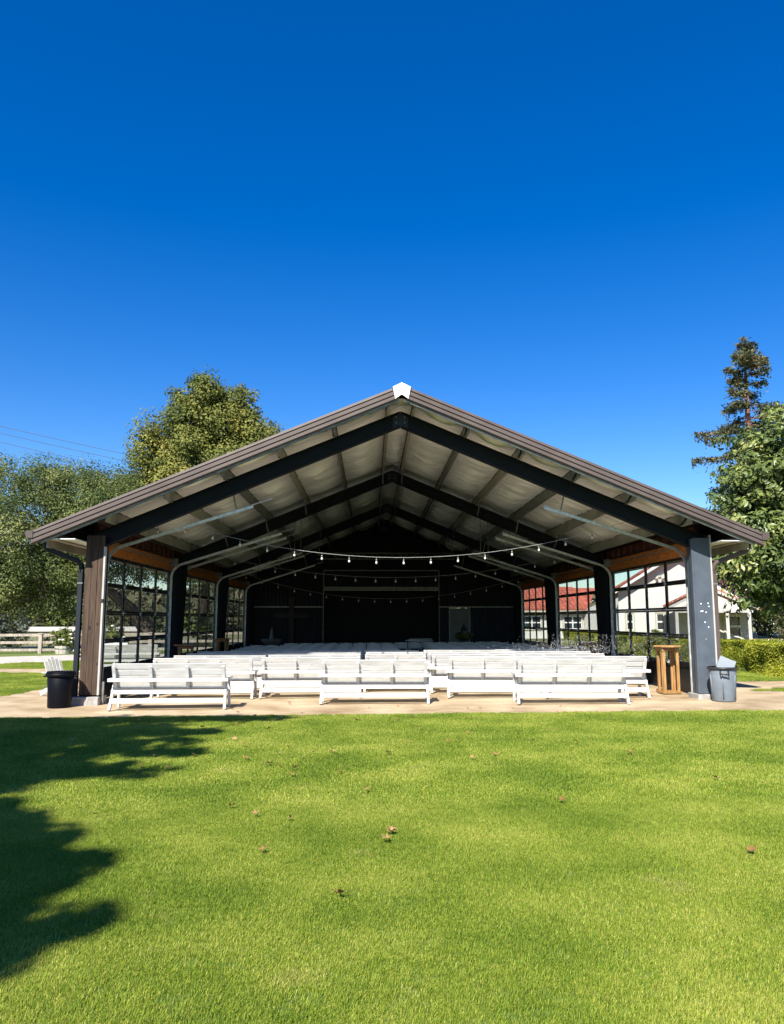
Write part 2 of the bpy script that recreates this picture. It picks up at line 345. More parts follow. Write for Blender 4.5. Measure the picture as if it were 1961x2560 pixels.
def tree(name, base, lobes, clumps, per, spread, size, m, label, bark='bark', trunk=None, r0=0.3, cat='tree', group=None, up=.35, asp=.5, hollow=.45, branch=14):
    o = empty(name, base, 0, label, cat, group)
    b = np.array(base)
    L = [((np.array(c) - b), np.array(r)) for c, r in lobes]
    P, U, V, t = leaf_cloud(L, clumps, per, spread, size, up, asp, hollow)
    quads('crown', P, U, V, m, o, t)
    pts = [np.array(p) - b for p in (trunk or [base, tuple(lobes[0][0])])]
    mb = MB(); n = len(pts); mb.tube([(p[0], p[1], p[2]) for p in pts], [r0 * (1 - .75 * i / max(1, n - 1)) for i in range(n)], 10)
    tp = pts[-1]; md = pts[-2] if n > 1 else pts[0]
    for i in range(branch):
        c, r = L[i % len(L)]; d = unit(1)[0]; e = c + d * r * .8
        a = md + (tp - md) * random.uniform(.1, 1)
        q = (a + e) / 2 + np.array([0, 0, .12 * np.linalg.norm(e - a)])
        mb.tube([a, q, e], [r0 * .35, r0 * .2, r0 * .05], 6)
    mb.build('trunk', bark, o, True)
    return o

# ------------------------------------------------------------------ ground and terrain (structure)
def sheet(name, poly, off, m, z=None):
    mb = MB(); mb.add([(x, y, G(x) + off) for x, y in poly], [tuple(range(len(poly)))])
    o = mb.build(name, m); tag(o, kind='structure'); return o

def grid_ground():
    xs = [-1500, -600, -300, -150, -80, -50, -30, -20, -10, 0, 10, 20, 30, 50, 80, 150, 300, 600, 1500]
    ys = [-300, -100, -40, -20, 0, 10, 20, 30, 40, 60, 90, 150, 300, 700, 1500]
    v = [(x, y, G(x) - 0.012) for y in ys for x in xs]; k = len(xs)
    f = [(j * k + i, j * k + i + 1, (j + 1) * k + i + 1, (j + 1) * k + i) for j in range(len(ys) - 1) for i in range(k - 1)]
    mb = MB(); mb.add(v, f); tag(mb.build('ground', 'dry_ground'), kind='structure')
grid_ground()
LAWN = [(-30, -25), (30, -25), (30, 13.95), (7.5, 13.95), (4, 14.05), (0, 14.1), (-4.4, 14.02), (-9, 13.95), (-30, 13.2)]
sheet('lawn', LAWN, -0.004, 'soil_green')
sheet('apron', [(-22, 13.6), (26, 13.6), (26, 17.05), (9.6, 17.6), (9.6, 18.2), (26, 17.9), (26, 20.0), (9.6, 20.4), (9.2, 37.6), (-7.0, 37.6), (-7.3, 24), (-8.25, 20.4), (-8.35, 18.2), (-10.5, 16.2), (-22, 15.2)], 0.0 - .006, 'apron_dirt')
VERGE = [(-30, 14.7), (-22, 15.3), (-10.4, 16.3), (-8.35, 18.2), (-8.22, 19.1), (-8.3, 20.7), (-9.3, 23.6), (-10.4, 25.8), (-12.2, 26.5), (-30, 27.5)]
sheet('verge', VERGE, 0.0, 'soil_green')
sheet('footpath', [(-30, 27.4), (-12.2, 26.5), (-10.4, 25.8), (-9.3, 23.6), (-7.2, 23.0), (-7.2, 25.0), (-11.4, 28.4), (-13.2, 28.8), (-30, 30)], -0.003, 'apron_dirt')
VERGE2 = [(-30, 30.0), (-13.2, 28.8), (-11.4, 28.4), (-7.2, 25.2), (-7.2, 30), (-12.6, 34.0), (-14.75, 32.0), (-30, 33.5)]
sheet('far_verge', VERGE2, 0.0, 'soil_green')
sheet('gravel_road', [(-60, 34.2), (-14.75, 32.0), (-12.6, 34.0), (-7.2, 30), (-7.2, 40), (-14.8, 40.1), (-17.8, 38.5), (-60, 41)], -0.001, 'gravel')
VERGE3 = [(-60, 41), (-17.8, 38.5), (-14.8, 40.1), (-7.2, 40), (-7.2, 46), (-60, 48)]
sheet('pasture', VERGE3, 0.0, 'soil_green')
HSTRIP = [(9.4, 20.45), (26, 20.05), (26, 40), (11.8, 48), (9.2, 38)]
sheet('hedge_strip', HSTRIP, 0.0, 'soil_green')
HPATCH = [(8.5, 17.75), (9.6, 17.6), (26, 17.05), (26, 17.9), (9.6, 18.2)]
sheet('path_island', HPATCH, 0.0, 'soil_green')

def hills():
    mb = MB(); xs = np.linspace(-420, 260, 90); ys = np.linspace(150, 620, 26); v = []
    for y in ys:
        for x in xs:
            t = (y - 150) / 470
            h = 34 * t ** 1.1 * (0.62 + 0.55 * mnoise.noise(Vector((x * .006, y * .006, 3)))) + 5 * t * mnoise.noise(Vector((x * .03, y * .03, 8)))
            fade = min(1, max(0.16, (120 - x) / 160.0))
            v.append((x, y, -0.6 + max(0, h) * fade))
    k = len(xs); f = [(j * k + i, j * k + i + 1, (j + 1) * k + i + 1, (j + 1) * k + i) for j in range(len(ys) - 1) for i in range(k - 1)]
    mb.add(v, f); tag(mb.build('hills', 'hill_ground', smooth=True), kind='structure')
    # the far wood on those hills: one mass
    P0 = []
    for _ in range(900):
        i = random.randrange(len(v)); x, y, z = v[i]
        if x > 120 or y > 560: continue
        s = random.uniform(2.5, 6); q = unit(70)
        P0.append(np.column_stack([x + random.uniform(-4, 4) + q[:, 0] * s, y + q[:, 1] * s, z + s * .7 + q[:, 2] * s * .8]))
    P = np.concatenate(P0); n = len(P); o = unit(n) + np.array([0, -.2, .5]); o /= np.linalg.norm(o, axis=1, keepdims=True)
    U = np.cross(o, unit(n)); U /= np.linalg.norm(U, axis=1, keepdims=True); V = np.cross(o, U)
    tag(quads('far_wood', P, U * 1.5, V * 1.1, 'far_leaf'), 'hazy wooded hillside far behind the fence', 'wood', kind='stuff')
hills()

# ------------------------------------------------------------------ the pavilion
XC = 0.62; SL = 0.4155
YF = [16.35, 23.05, 29.75, 36.45]; YR = 15.60
ROOFZ = 6.48; RAFT = 6.12; RDEP = 0.33
HIN, HOUT, HEAVE, HDOOR = 6.12, 6.50, 7.30, 6.36
def roof_z(dx): return ROOFZ - SL * dx
pav = empty('pavilion', (XC, YF[0], 0), 0, 'open-fronted steel pavilion with a gable roof and glazed roll-up side doors', 'pavilion')
PO = Vector((XC, YF[0], 0))
class PB(MB):                                     # pavilion parts are laid out relative to the pavilion's base
    def build(s, name, m, parent=None, smooth=False, bevel=0):
        s.v = [(x - XC, y - YF[0], z) for x, y, z in s.v]
        return MB.build(s, name, m, parent or pav, smooth, bevel)

# rafters: I-beams (web + two flanges)
for i, y in enumerate(YF):
    for sd_ in (-1, 1):
        p = PB(); sm = 'steel_slate_shaded'
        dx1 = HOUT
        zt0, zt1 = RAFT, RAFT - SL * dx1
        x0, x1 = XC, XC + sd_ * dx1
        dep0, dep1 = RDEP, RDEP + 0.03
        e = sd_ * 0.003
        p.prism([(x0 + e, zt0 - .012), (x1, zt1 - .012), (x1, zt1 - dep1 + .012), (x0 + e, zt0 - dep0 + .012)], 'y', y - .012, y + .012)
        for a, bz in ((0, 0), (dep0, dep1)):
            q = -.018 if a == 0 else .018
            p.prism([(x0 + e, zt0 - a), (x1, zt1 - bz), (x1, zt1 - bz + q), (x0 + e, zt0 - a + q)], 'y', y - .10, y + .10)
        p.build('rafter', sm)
    p = PB(); p.prism([(XC - .16, RAFT - .04 - SL * .16), (XC, RAFT - .03), (XC + .16, RAFT - .04 - SL * .16), (XC + .16, RAFT - RDEP - SL * .16 + .02), (XC, RAFT - RDEP + .02), (XC - .16, RAFT - RDEP - SL * .16 + .02)], 'y', y - .03, y + .03)
    p.build('ridge_plate', 'steel_dark')
    for q in range(4):
        b = PB(); bx = XC + (-.09, .09, -.09, .09)[q]; bz = RAFT - .12 - (q // 2) * .12
        b.tube([(bx, y - .055, bz), (bx, y - .03, bz)], .014, 6); b.build('bolt', 'galv_dull')

# columns
for i, y in enumerate(YF):
    for sd_ in (-1, 1):
        xi, xo = XC + sd_ * HIN, XC + sd_ * HOUT
        zt = RAFT - SL * HIN - RDEP + .12
        zb = .16 + (0.02 if sd_ > 0 else 0)
        p = PB()
        # tapered web, flanges
        xi2 = xi - sd_ * (.10 if i else 0)         # rear columns grow inwards towards the knee
        p.prism([(xi, zb), (xo, zb), (xo, zt + .1), (xi2, zt)], 'y', y - .012, y + .012)
        p.prism([(xi, zb), (xi + sd_ * .02, zb), (xi2 + sd_ * .02, zt), (xi2, zt)], 'y', y - .12, y + .12)
        p.bb(xo - sd_ * .02, xo, y - .12, y + .12, zb, zt)
        p.build('column', 'steel_slate' if (i == 0 and sd_ > 0) else 'steel_slate_shaded')  # sunlit column keeps plain slate, the others carry painted-in shade
        pl = PB(); pl.bb(xi - sd_ * .06, xo + sd_ * .08, y - .27, y + .27, G(xi) - .1, zb); pl.build('plinth', 'concrete', bevel=.012)
y = YF[0]
# right front column: boxed with steel sheet, a pale strip on its outer edge
xi, xo = XC + HIN, XC + HOUT
p = PB(); p.bb(xi + .035, xo - .004, y - .165, y - .14, .19, 3.40); p.build('column_casing', 'steel_slate', bevel=.004)
p = PB(); p.bb(xi - .012, xi + .030, y - .175, y - .10, .19, 3.38); p.build('casing_edge', 'steel_slate', bevel=.004)
p = PB(); p.bb(xo, xo + .03, y - .18, y - .10, .19, 3.46); p.build('edge_strip', 'strip_white')
random.seed(3)
for px, pz in ((.10, 2.02), (.25, 2.03), (.265, 1.965), (.095, 1.865), (.13, 1.87), (.20, 1.845), (.165, 1.64), (.235, 1.54), (.17, 1.29)):  # small plain white discs on the casing
    r_ = .014 if pz > 1.4 else .007
    p = PB(); p.tube([(xi + .035 + px, y - .168, pz), (xi + .035 + px, y - .1652, pz)], r_, 10); p.build('white_spot', 'cap_white')
# left front column: three vertical boards, a pale strip on its inner edge
xl, xr = XC - HOUT, XC - HIN
bw = (xr - xl) / 3
for k in range(3):
    p = PB(); a = xl + .03 + k * bw
    o = p.box((a + bw / 2 - .012, y - .165 - .004 * (k % 2), 1.80), (bw - .006, .03, 3.22)).build('plank', 'cladding_wood', bevel=.003)
p = PB(); p.bb(xl + .02, xl + .045, y - .14, y + .14, .19, 3.4); p.build('plank', 'cladding_wood')
p = PB(); p.bb(xr + .005, xr + .042, y - .19, y - .10, .19, 3.18); p.build('edge_strip', 'strip_white')
p = PB(); p.bb(xr + .004, xr + .043, y - .193, y - .19 + .05, 2.03, 2.11); p.build('latch', 'bin_rim')
p = PB(); p.bb(xr + .05, xr + .11, y - .10, y - .06, G(xr), .45); p.build('conduit_box', 'galv_dull')

# purlins and the pale insulation sheets that sag between them
PUR = [0.28, 1.40, 2.54, 3.68, 4.82, 5.96, 7.1]
YB = YF[3] + .35
for sd_ in (-1, 1):
    for k, dx in enumerate(PUR):
        z = RAFT - SL * dx
        p = PB(); x = XC + sd_ * dx; h = .27
        if k < 6:
            p.bb(x - .012, x + .012, YR + .12, YB, z + .012, z + h - .006)
            p.bb(x - sd_ * .045, x + sd_ * .012, YR + .12, YB, z, z + .012)
        else: p.bb(x - .012, x + .012, YR + .12, YB, z - .05, z + h - .006)
        p.build('purlin', 'purlin_paint' if k % 2 == 0 or k > 3 else 'galv_dull')
def rip(x, y):                                    # creased folds running across from purlin to purlin
    return .17 * abs(mnoise.noise(Vector((x * .22, y * 2.3, 1.3)))) + .10 * abs(mnoise.noise(Vector((x * .25 + 4, y * 5.2, 7.3)))) - .03
edges = [YR + .13, YF[0], YF[1], YF[2], YF[3], YB]
spans = [(-PUR[0], PUR[0])] + [(PUR[k], PUR[k + 1]) for k in range(5)] 
for bi in range(5):
    y0, y1 = edges[bi] + .015, edges[bi + 1] - .015
    for sd_ in (-1, 1):
        for a, b in spans:
            if a < 0 and sd_ < 0: continue
            nx, ny = 7, max(4, int((y1 - y0) * 30)); v = []
            for j in range(ny + 1):
                for i in range(nx + 1):
                    t = i / nx; dx = a + .03 + (b - a - .06) * t; yy = y0 + (y1 - y0) * j / ny
                    x = XC + sd_ * dx if a >= 0 else XC + dx
                    e = 4 * t * (1 - t); ye = min(1, 6 * min(j / ny, 1 - j / ny)) if bi in (1, 2, 3) else 1
                    z = roof_z(abs(dx)) - .095 - (.04 * e + rip(x, yy + .35 * e) * (.35 + e)) * (.3 + .7 * ye)
                    v.append((x, yy, min(z, roof_z(abs(dx)) - .048)))
            k = nx + 1; f = [(j * k + i, j * k + i + 1, (j + 1) * k + i + 1, (j + 1) * k + i) for j in range(ny) for i in range(nx)]
            p = PB(); p.add(v, f); p.build('insulation_sheet', 'insulation', smooth=True)
# roof deck with standing ribs, white ridge cap, rake trim, gutters
for sd_ in (-1, 1):
    p = PB(); x1 = HEAVE
    p.add([(XC, YR, ROOFZ - .012), (XC + sd_ * x1, YR, roof_z(x1) - .012), (XC + sd_ * x1, YB + .3, roof_z(x1) - .012), (XC, YB + .3, ROOFZ - .012),
           (XC, YR, ROOFZ - .042), (XC + sd_ * x1, YR, roof_z(x1) - .042), (XC + sd_ * x1, YB + .3, roof_z(x1) - .042), (XC, YB + .3, ROOFZ - .042)],
          [(0, 1, 2, 3), (7, 6, 5, 4), (0, 4, 5, 1), (1, 5, 6, 2), (2, 6, 7, 3), (3, 7, 4, 0)])
    rf = p.build('roof_panel', 'brown_metal')
    for q in range(26):
        yy = YR + .5 + q * .82
        b = MB(); b.prism([(-.03, 0), (.03, 0), (.015, .04), (-.015, .04)], 'x', 0, 1)
        # rib as a thin bar down the slope
        b = PB(); b.beam((XC + sd_ * .1, yy, ROOFZ + .006 - SL * .1), (XC + sd_ * (x1 - .02), yy, roof_z(x1 - .02) + .006), .05, .035); o = b.build('roof_rib', 'brown_metal'); o.parent = rf
    # rake trim: stepped profile, four lines
    prof = [(0.02, .020), (-.030, .020), (-.045, -.035), (-.020, -.050), (-.045, -.075), (-.050, -.140), (-.022, -.155), (-.050, -.180), (-.055, -.235), (-.025, -.25), (0.0, -.258), (.02, -.258)]
    p = PB(); n = len(prof); xa, xb = .11, HEAVE + .05
    va = [(XC + sd_ * xa, YR + py, roof_z(xa) + pz) for py, pz in prof]; vb = [(XC + sd_ * xb, YR + py, roof_z(xb) + pz) for py, pz in prof]
    p.add(va + vb, [(i, i + 1, i + 1 + n, i + n) for i in range(n - 1)] + [tuple(range(n)), tuple(range(2 * n - 1, n - 1, -1)), (n - 1, 0, n, 2 * n - 1)])
    p.build('rake_trim', 'brown_metal')
    p = PB(); p.beam((XC + sd_ * .06, YR + .035, roof_z(.06) - .275), (XC + sd_ * (HEAVE - .1), YR + .035, roof_z(HEAVE - .1) - .275), .04, .05); p.build('rake_angle', 'galv_dull')
    # gutter
    gz = roof_z(HEAVE)
    gx = XC + sd_ * (HEAVE + .02)
    p = PB(); pr = [(0, 0), (.13, 0.0), (.15, -.05), (.12, -.15), (.0, -.15)]
    p.prism([(gx + sd_ * a, gz + c) for a, c in pr], 'y', YR - .06, YB + .3); p.build('gutter', 'brown_metal')
    # flat soffit behind the gutter
    p = PB(); p.bb(XC + sd_ * (HOUT + .02), XC + sd_ * (HEAVE + .01), YR + .05, YB, gz - .165, gz - .15); p.build('soffit', 'insulation')
    p = PB(); p.bb(XC + sd_ * (HOUT + .34), XC + sd_ * (HOUT + .39), YR + .10, YB, gz - .19, gz - .17); p.build('soffit_batten', 'purlin_paint')
    # downspout: outlet, two bends, pipe down the column
    xo = XC + sd_ * (HOUT + .085); yo = YF[0] - .10
    p = PB(); p.tube([(gx + sd_ * -.1, yo - .3, gz - .14), (gx - sd_ * .1, yo - .3, gz - .28), (gx - sd_ * .14, yo - .28, gz - .34), (xo + sd_ * .06, yo - .05, gz - .56), (xo, yo, gz - .66), (xo, yo, gz - .8)], .055, 8)
    dp = p.build('downspout', 'steel_dark' if sd_ < 0 else 'brown_metal', smooth=True)
    p = PB(); p.bb(xo - .048, xo + .048, yo - .05, yo + .05, G(xo) + .05, gz - .74); p.build('downspout_pipe', 'steel_dark' if sd_ < 0 else 'brown_metal', bevel=.01)
    p = PB(); p.bb(xo - .054, xo + .054, yo - .056, yo + .05, 2.42, 2.45); p.build('strap', 'galv_dull')
p = PB(); e = .135
p.prism([(XC - e, roof_z(e) - .24), (XC - e - .05, roof_z(e + .05) + .035), (XC, ROOFZ + .05), (XC + e + .05, roof_z(e + .05) + .035), (XC + e, roof_z(e) - .24), (XC, ROOFZ - .20)], 'y', YR - .075, YR - .056)
p.build('ridge_cap', 'cap_white')
p = PB(); p.prism([(XC - .2, roof_z(.2) + .025), (XC, ROOFZ + .035), (XC + .2, roof_z(.2) + .025), (XC + .2, roof_z(.2) + .005), (XC, ROOFZ + .012), (XC - .2, roof_z(.2) + .005)], 'y', YR - .05, YB + .3); p.build('ridge_flashing', 'brown_metal')

# flange braces and purlin clips
for i, y in enumerate(YF[:3]):
    for sd_ in (-1, 1):
        for k in (0, 2, 4):
            dx = PUR[k]; x = XC + sd_ * dx; z = RAFT - SL * dx
            for s2 in ((1,) if i == 0 else (-1, 1)):
                p = PB(); p.beam((x, y + s2 * .10, z - RDEP + .03), (x, y + s2 * .75, z + .01), .035, .035); p.build('flange_brace', 'galv_dull')
        if i == 0:
            for k in range(1, 6):
                dx = PUR[k]; x = XC + sd_ * dx; z = RAFT - SL * dx
                p = PB(); p.beam((x - .02, y - .1, z + .02), (x - .02, y - .42, z + .13), .05, .03); p.build('purlin_clip', 'steel_dark')

# headers above the doors: plywood band, red-brown batts between studs, beam
for sd_ in (-1, 1):
    for i in range(3):
        y0, y1 = YF[i] + .22, YF[i + 1] - .22
        x = XC + sd_ * HDOOR
        nb = 3
        for k in range(nb):
            a = y0 + (y1 - y0) * k / nb; b = y0 + (y1 - y0) * (k + 1) / nb - .006
            p = PB(); p.bb(x - sd_ * .02, x, a, b, 3.08, 3.40); p.build('plywood_panel', 'plywood_orange')
        p = PB(); p.bb(x + sd_ * .02, x + sd_ * .06, y0, y1, 3.40, 3.70); p.build('batt', 'red_batt')
        ns = 13
        for k in range(ns):
            yy = y0 + .06 + (y1 - y0 - .12) * k / (ns - 1)
            p = PB(); p.bb(x - sd_ * .02, x + sd_ * .019, yy - .019, yy + .019, 3.402, 3.68); p.build('stud', 'stud_wood')
        pts = [(x - sd_ * .045, y0 + (y1 - y0) * t / 14, 3.43 + .035 * math.sin(t * 2.1 + i) + .012 * random.random()) for t in range(15)]
        p = PB(); p.tube(pts, .014, 5); p.build('cable', 'cord_black')
        p = PB(); p.bb(x - sd_ * .03, x + sd_ * .06, y0, y1, 3.02, 3.075); p.build('door_lintel', 'black_frame')
        # jambs between door and column
        dc = (YF[i] + YF[i + 1]) / 2; dw = 5.40
        for ya, yb in ((YF[i] + .125, dc - dw / 2 - .02), (dc + dw / 2 + .02, YF[i + 1] - .125)):
            p = PB(); p.bb(x, x + sd_ * .05, ya, yb, G(x) + .02, 3.02); p.build('jamb', 'steel_slate_shaded')
        # outer skin above doors
        p = PB(); p.bb(x + sd_ * .061, x + sd_ * .08, YF[i] + .13, YF[i + 1] - .13, 3.076, 3.72); p.build('wall_sheet', 'corrugated')
# glazed roll-up doors
SEC = 0.605
for sd_ in (-1, 1):
    for i in range(3):
        dc = (YF[i] + YF[i + 1]) / 2; dw = 5.40; x = XC + sd_ * (HDOOR + .01); zb = G(x) + .02
        d = PB()
        n = 4; pw = dw / n
        for r in range(5):
            z0 = zb + r * SEC; z1 = z0 + SEC - .004
            if r == 0: continue
            d.bb(x - .022, x + .022, dc - dw / 2, dc + dw / 2, z0, z0 + .052)
            d.bb(x - .022, x + .022, dc - dw / 2, dc + dw / 2, z1 - .045, z1)
            for k in range(n + 1):
                yy = dc - dw / 2 + k * pw; hw = .045
                yy = min(max(yy, dc - dw / 2 + hw), dc + dw / 2 - hw)
                d.bb(x - .0215, x + .0215, yy - hw, yy + hw, z0 + .052, z1 - .045)
        door = d.build('glazed_door', 'black_frame')
        tag(door, 'black framed roll-up door with four rows of glass panes')
        dl = Vector(door.location)
        b = PB(); b.bb(x - .022, x + .022, dc - dw / 2, dc + dw / 2, zb, zb + SEC - .004)
        for k in range(n): b.bb(x - sd_ * .0225, x - sd_ * .030, dc - dw / 2 + k * pw + .08, dc - dw / 2 + (k + 1) * pw - .08, zb + .1, zb + SEC - .1)
        o = b.build('bottom_panel', 'black_frame'); o.parent = door
        pane = None
        for r in range(1, 5):
            for k in range(n):
                ya = dc - dw / 2 + k * pw + .047; yb = dc - dw / 2 + (k + 1) * pw - .047
                g = PB(); g.bb(x - .003, x + .003, ya, yb, zb + r * SEC + .053, zb + (r + 1) * SEC - .05); o = g.build('pane', 'pane_glass'); o.parent = door
        for r in range(1, 5):
            for k in range(n + 1):
                yy = min(max(dc - dw / 2 + k * pw, dc - dw / 2 + .03), dc + dw / 2 - .03)
                h_ = PB(); h_.bb(x - sd_ * .023, x - sd_ * .032, yy - .03, yy + .03, zb + r * SEC - .06, zb + r * SEC + .05)
                h_.bb(x - sd_ * .032, x - sd_ * .065, yy - .012, yy + .012, zb + r * SEC - .012, zb + r * SEC + .010)
                o = h_.build('hinge', 'galvanised'); o.parent = door
        for r in (1, 2):
            h_ = PB(); h_.bb(x - sd_ * .023, x - sd_ * .06, dc - dw / 2 + .1, dc + dw / 2 - .1, zb + r * SEC - .03, zb + r * SEC - .022); o = h_.build('stiffener', 'black_frame'); o.parent = door
        # two tracks: upright, bend, run up under the roof slope
        for s2 in (-1, 1):
            yt = dc + s2 * (dw / 2 + .045); xt = x - sd_ * .06
            pts = [(xt, yt, G(xt)), (xt, yt, 2.86)]
            cx_, cz_ = xt - sd_ * .42, 2.86
            ang = math.atan(.315)
            for q in range(1, 9):
                a = (math.pi / 2 - ang) * q / 8
                pts.append((cx_ + sd_ * .42 * math.cos(a), yt, cz_ + .42 * math.sin(a)))
            ex, _, ez = pts[-1]; ln = 2.95
            pts.append((ex - sd_ * ln * math.cos(ang), yt, ez + ln * math.sin(ang)))
            t = PB()
            # channel section: web plus two lips
            for (u0, u1, v0, v1) in ((-.030, .030, -.004, .004), (-.034, -.027, -.004, .022), (.027, .034, -.004, .022)):
                for a, b in zip(pts[:-1], pts[1:]):
                    a, b = Vector(a), Vector(b); d_ = (b - a).normalized(); nn = Vector((0, 1, 0)).cross(d_).normalized(); yy = Vector((0, -s2, 0))
                    ov = d_ * .003
                    vs = [pp + nn * u + yy * vv for pp in (a - ov, b + ov) for u, vv in ((u0, v0), (u1, v0), (u1, v1), (u0, v1))]
                    t.add(vs, [(0, 1, 2, 3), (7, 6, 5, 4), (0, 4, 5, 1), (1, 5, 6, 2), (2, 6, 7, 3), (3, 7, 4, 0)])
            trk = t.build('door_track', 'galvanised')
            e = Vector(pts[-1]); hz = roof_z(abs(e.x - XC)) - .12
            hz2 = PB(); hz2.beam((e.x + sd_ * .35, yt, e.z - .11), (e.x + sd_ * .55, yt, hz - .12), .03, .004, (0, 1, 0)); o = hz2.build('track_hanger', 'galv_dull'); o.parent = trk
            hz2 = PB(); hz2.bb(e.x - .03, e.x + .42, yt - .035, yt + .035, 0, .01)
            hz2.v = [(vx, vy, vz + e.z + .032 - (vx - e.x) * sd_ * math.tan(ang)) for vx, vy, vz in hz2.v]
            o = hz2.build('track_bracket', 'galvanised'); o.parent = trk
            for zz in (.25, .85, 1.45, 2.05, 2.6):
                hz2 = PB(); hz2.bb(xt, x, yt + s2 * .005, yt + s2 * .04, zz, zz + .09); o = hz2.build('track_clip', 'galvanised'); o.parent = trk
        # shaft with drum bracket above the door
        p = PB(); p.tube([(x - sd_ * .16, dc - dw / 2 - .05, 3.28), (x - sd_ * .16, dc + dw / 2 + .05, 3.28)], .016, 8); p.build('lift_shaft', 'galv_dull')
        p = PB(); p.bb(x - sd_ * .02, x - sd_ * .22, dc + dw / 2 + .01, dc + dw / 2 + .16, 3.2, 3.42); p.build('drum_box', 'galv_dull')

# back wall: ribbed dark sheet, stage opening, walk-in door
yb = YF[3] + .2
def ribbed(x0, x1, z0, z1, m, top=None):
    p = PB(); x = x0
    prof = []
    while x < x1 - 1e-3:
        nx_ = min(x + .19, x1)
        prof += [(x, 0), (min(x + .05, nx_), 0), (min(x + .065, nx_), -.022), (min(x + .10, nx_), -.022), (min(x + .115, nx_), 0)]
        x = nx_
    prof.append((x1, 0)); n = len(prof)
    zt = [(z1 if top is None else top(px)) for px, _ in prof]
    v = [(px, yb + py, z0) for px, py in prof] + [(px, yb + py, t) for (px, py), t in zip(prof, zt)]
    p.add(v, [(i, i + 1, i + 1 + n, i + n) for i in range(n - 1)]); return p.build('wall_sheet', m)
SX0, SX1 = -2.19, 3.17
def gable(px): return roof_z(abs(px - XC)) - .045
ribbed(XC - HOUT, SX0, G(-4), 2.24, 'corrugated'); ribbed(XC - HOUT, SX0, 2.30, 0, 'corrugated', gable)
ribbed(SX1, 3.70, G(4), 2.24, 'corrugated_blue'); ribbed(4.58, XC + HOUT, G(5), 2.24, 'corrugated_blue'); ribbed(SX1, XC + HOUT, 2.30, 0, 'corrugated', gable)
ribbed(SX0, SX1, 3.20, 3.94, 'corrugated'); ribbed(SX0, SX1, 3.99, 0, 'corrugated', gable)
for (x0, x1, z0, z1, nm, m) in ((XC - HOUT, SX0 - .05, 2.24, 2.30, 'wall_trim', 'galv_dull'), (SX1 + .05, XC + HOUT, 2.24, 2.30, 'wall_trim', 'galv_dull'),
                                (SX0 - .03, SX0, 0.05, 3.99, 'stage_jamb', 'galv_dull'), (SX1, SX1 + .03, 0.05, 3.99, 'stage_jamb', 'galv_dull'),
                                (SX0, SX1, 3.94, 3.99, 'stage_beam', 'galv_dull'), (SX0, SX1, 3.14, 3.20, 'stage_beam', 'galv_dull')):
    p = PB(); p.bb(x0, x1, yb - .07, yb + .02, z0, z1); p.build(nm, m)
p = PB(); p.bb(SX0 + .01, SX1 - .01, yb + .5, yb + .54, 0.03, 3.02); p.build('stage_curtain', 'stage_black')
p = PB(); p.bb(SX0 + .0, SX1, yb + .06, yb + .1, 3.02, 3.13); p.build('curtain_valance', 'galv_dull')
p = PB(); p.bb(SX0 + .01, SX1 - .01, yb + .02, yb + 2.4, -.05, .6); p.build('stage_floor', 'stage_black')
p = PB(); p.bb(SX0 - .1, SX1 + .1, yb + .05, yb + 2.5, 3.5, 3.56); p.bb(SX0 - .1, SX0 - .04, yb + .05, yb + 2.5, 0, 3.49); p.bb(SX1 + .04, SX1 + .1, yb + .05, yb + 2.5, 0, 3.49); p.bb(SX0 - .03, SX1 + .03, yb + 2.44, yb + 2.5, 0, 3.40); p.build('stage_housing', 'stage_black')
p = PB(); p.bb(3.70, 4.58, yb - .02, yb + .02, .06, 2.20); d6 = p.build('door', 'door_grey'); tag(d6, 'grey six panel door in the back wall')
for cx_ in (3.95, 4.33):
    for z0, z1 in ((.25, .85), (.95, 1.55), (1.65, 2.0)):
        q = PB(); q.bb(cx_ - .14, cx_ + .14, yb - .032, yb - .021, z0, z1); o = q.build('door_panel', 'door_grey', bevel=.006); o.parent = d6
q = PB(); q.tube([(4.50, yb - .08, 1.05), (4.50, yb - .02, 1.05)], .03, 8); o = q.build('handle', 'galvanised'); o.parent = d6
for x0, x1 in ((3.64, 3.698), (4.582, 4.64)):
    p = PB(); p.bb(x0, x1, yb - .05, yb + .02, .06, 2.238); p.build('door_frame', 'galv_dull')
# conduit along the back gable
p = PB(); p.tube([(XC - 3.2, yb - .12, gable(XC - 3.2) - .35), (XC - .2, yb - .12, gable(XC - .2) - .35), (XC, yb - .12, gable(XC) - .3), (XC + .2, yb - .12, gable(XC + .2) - .35), (XC + 3.2, yb - .12, gable(XC + 3.2) - .35)], .018, 6); p.build('conduit', 'galv_dull')

# hanging things at the ridge and on the back wall
o = empty('wooden_cross', (-3.67, yb - .14, 0.35), 0, 'dark wooden cross standing against the ribbed back wall', 'cross')
p = MB(); p.bb(-.11, .11, -.06, .06, 0, 2.35); p.build('upright', 'cross_wood', o)
p = MB(); p.bb(-.80, .80, -.065, -.061 + .12, 1.42, 1.62); p.build('crossbar', 'cross_wood', o)

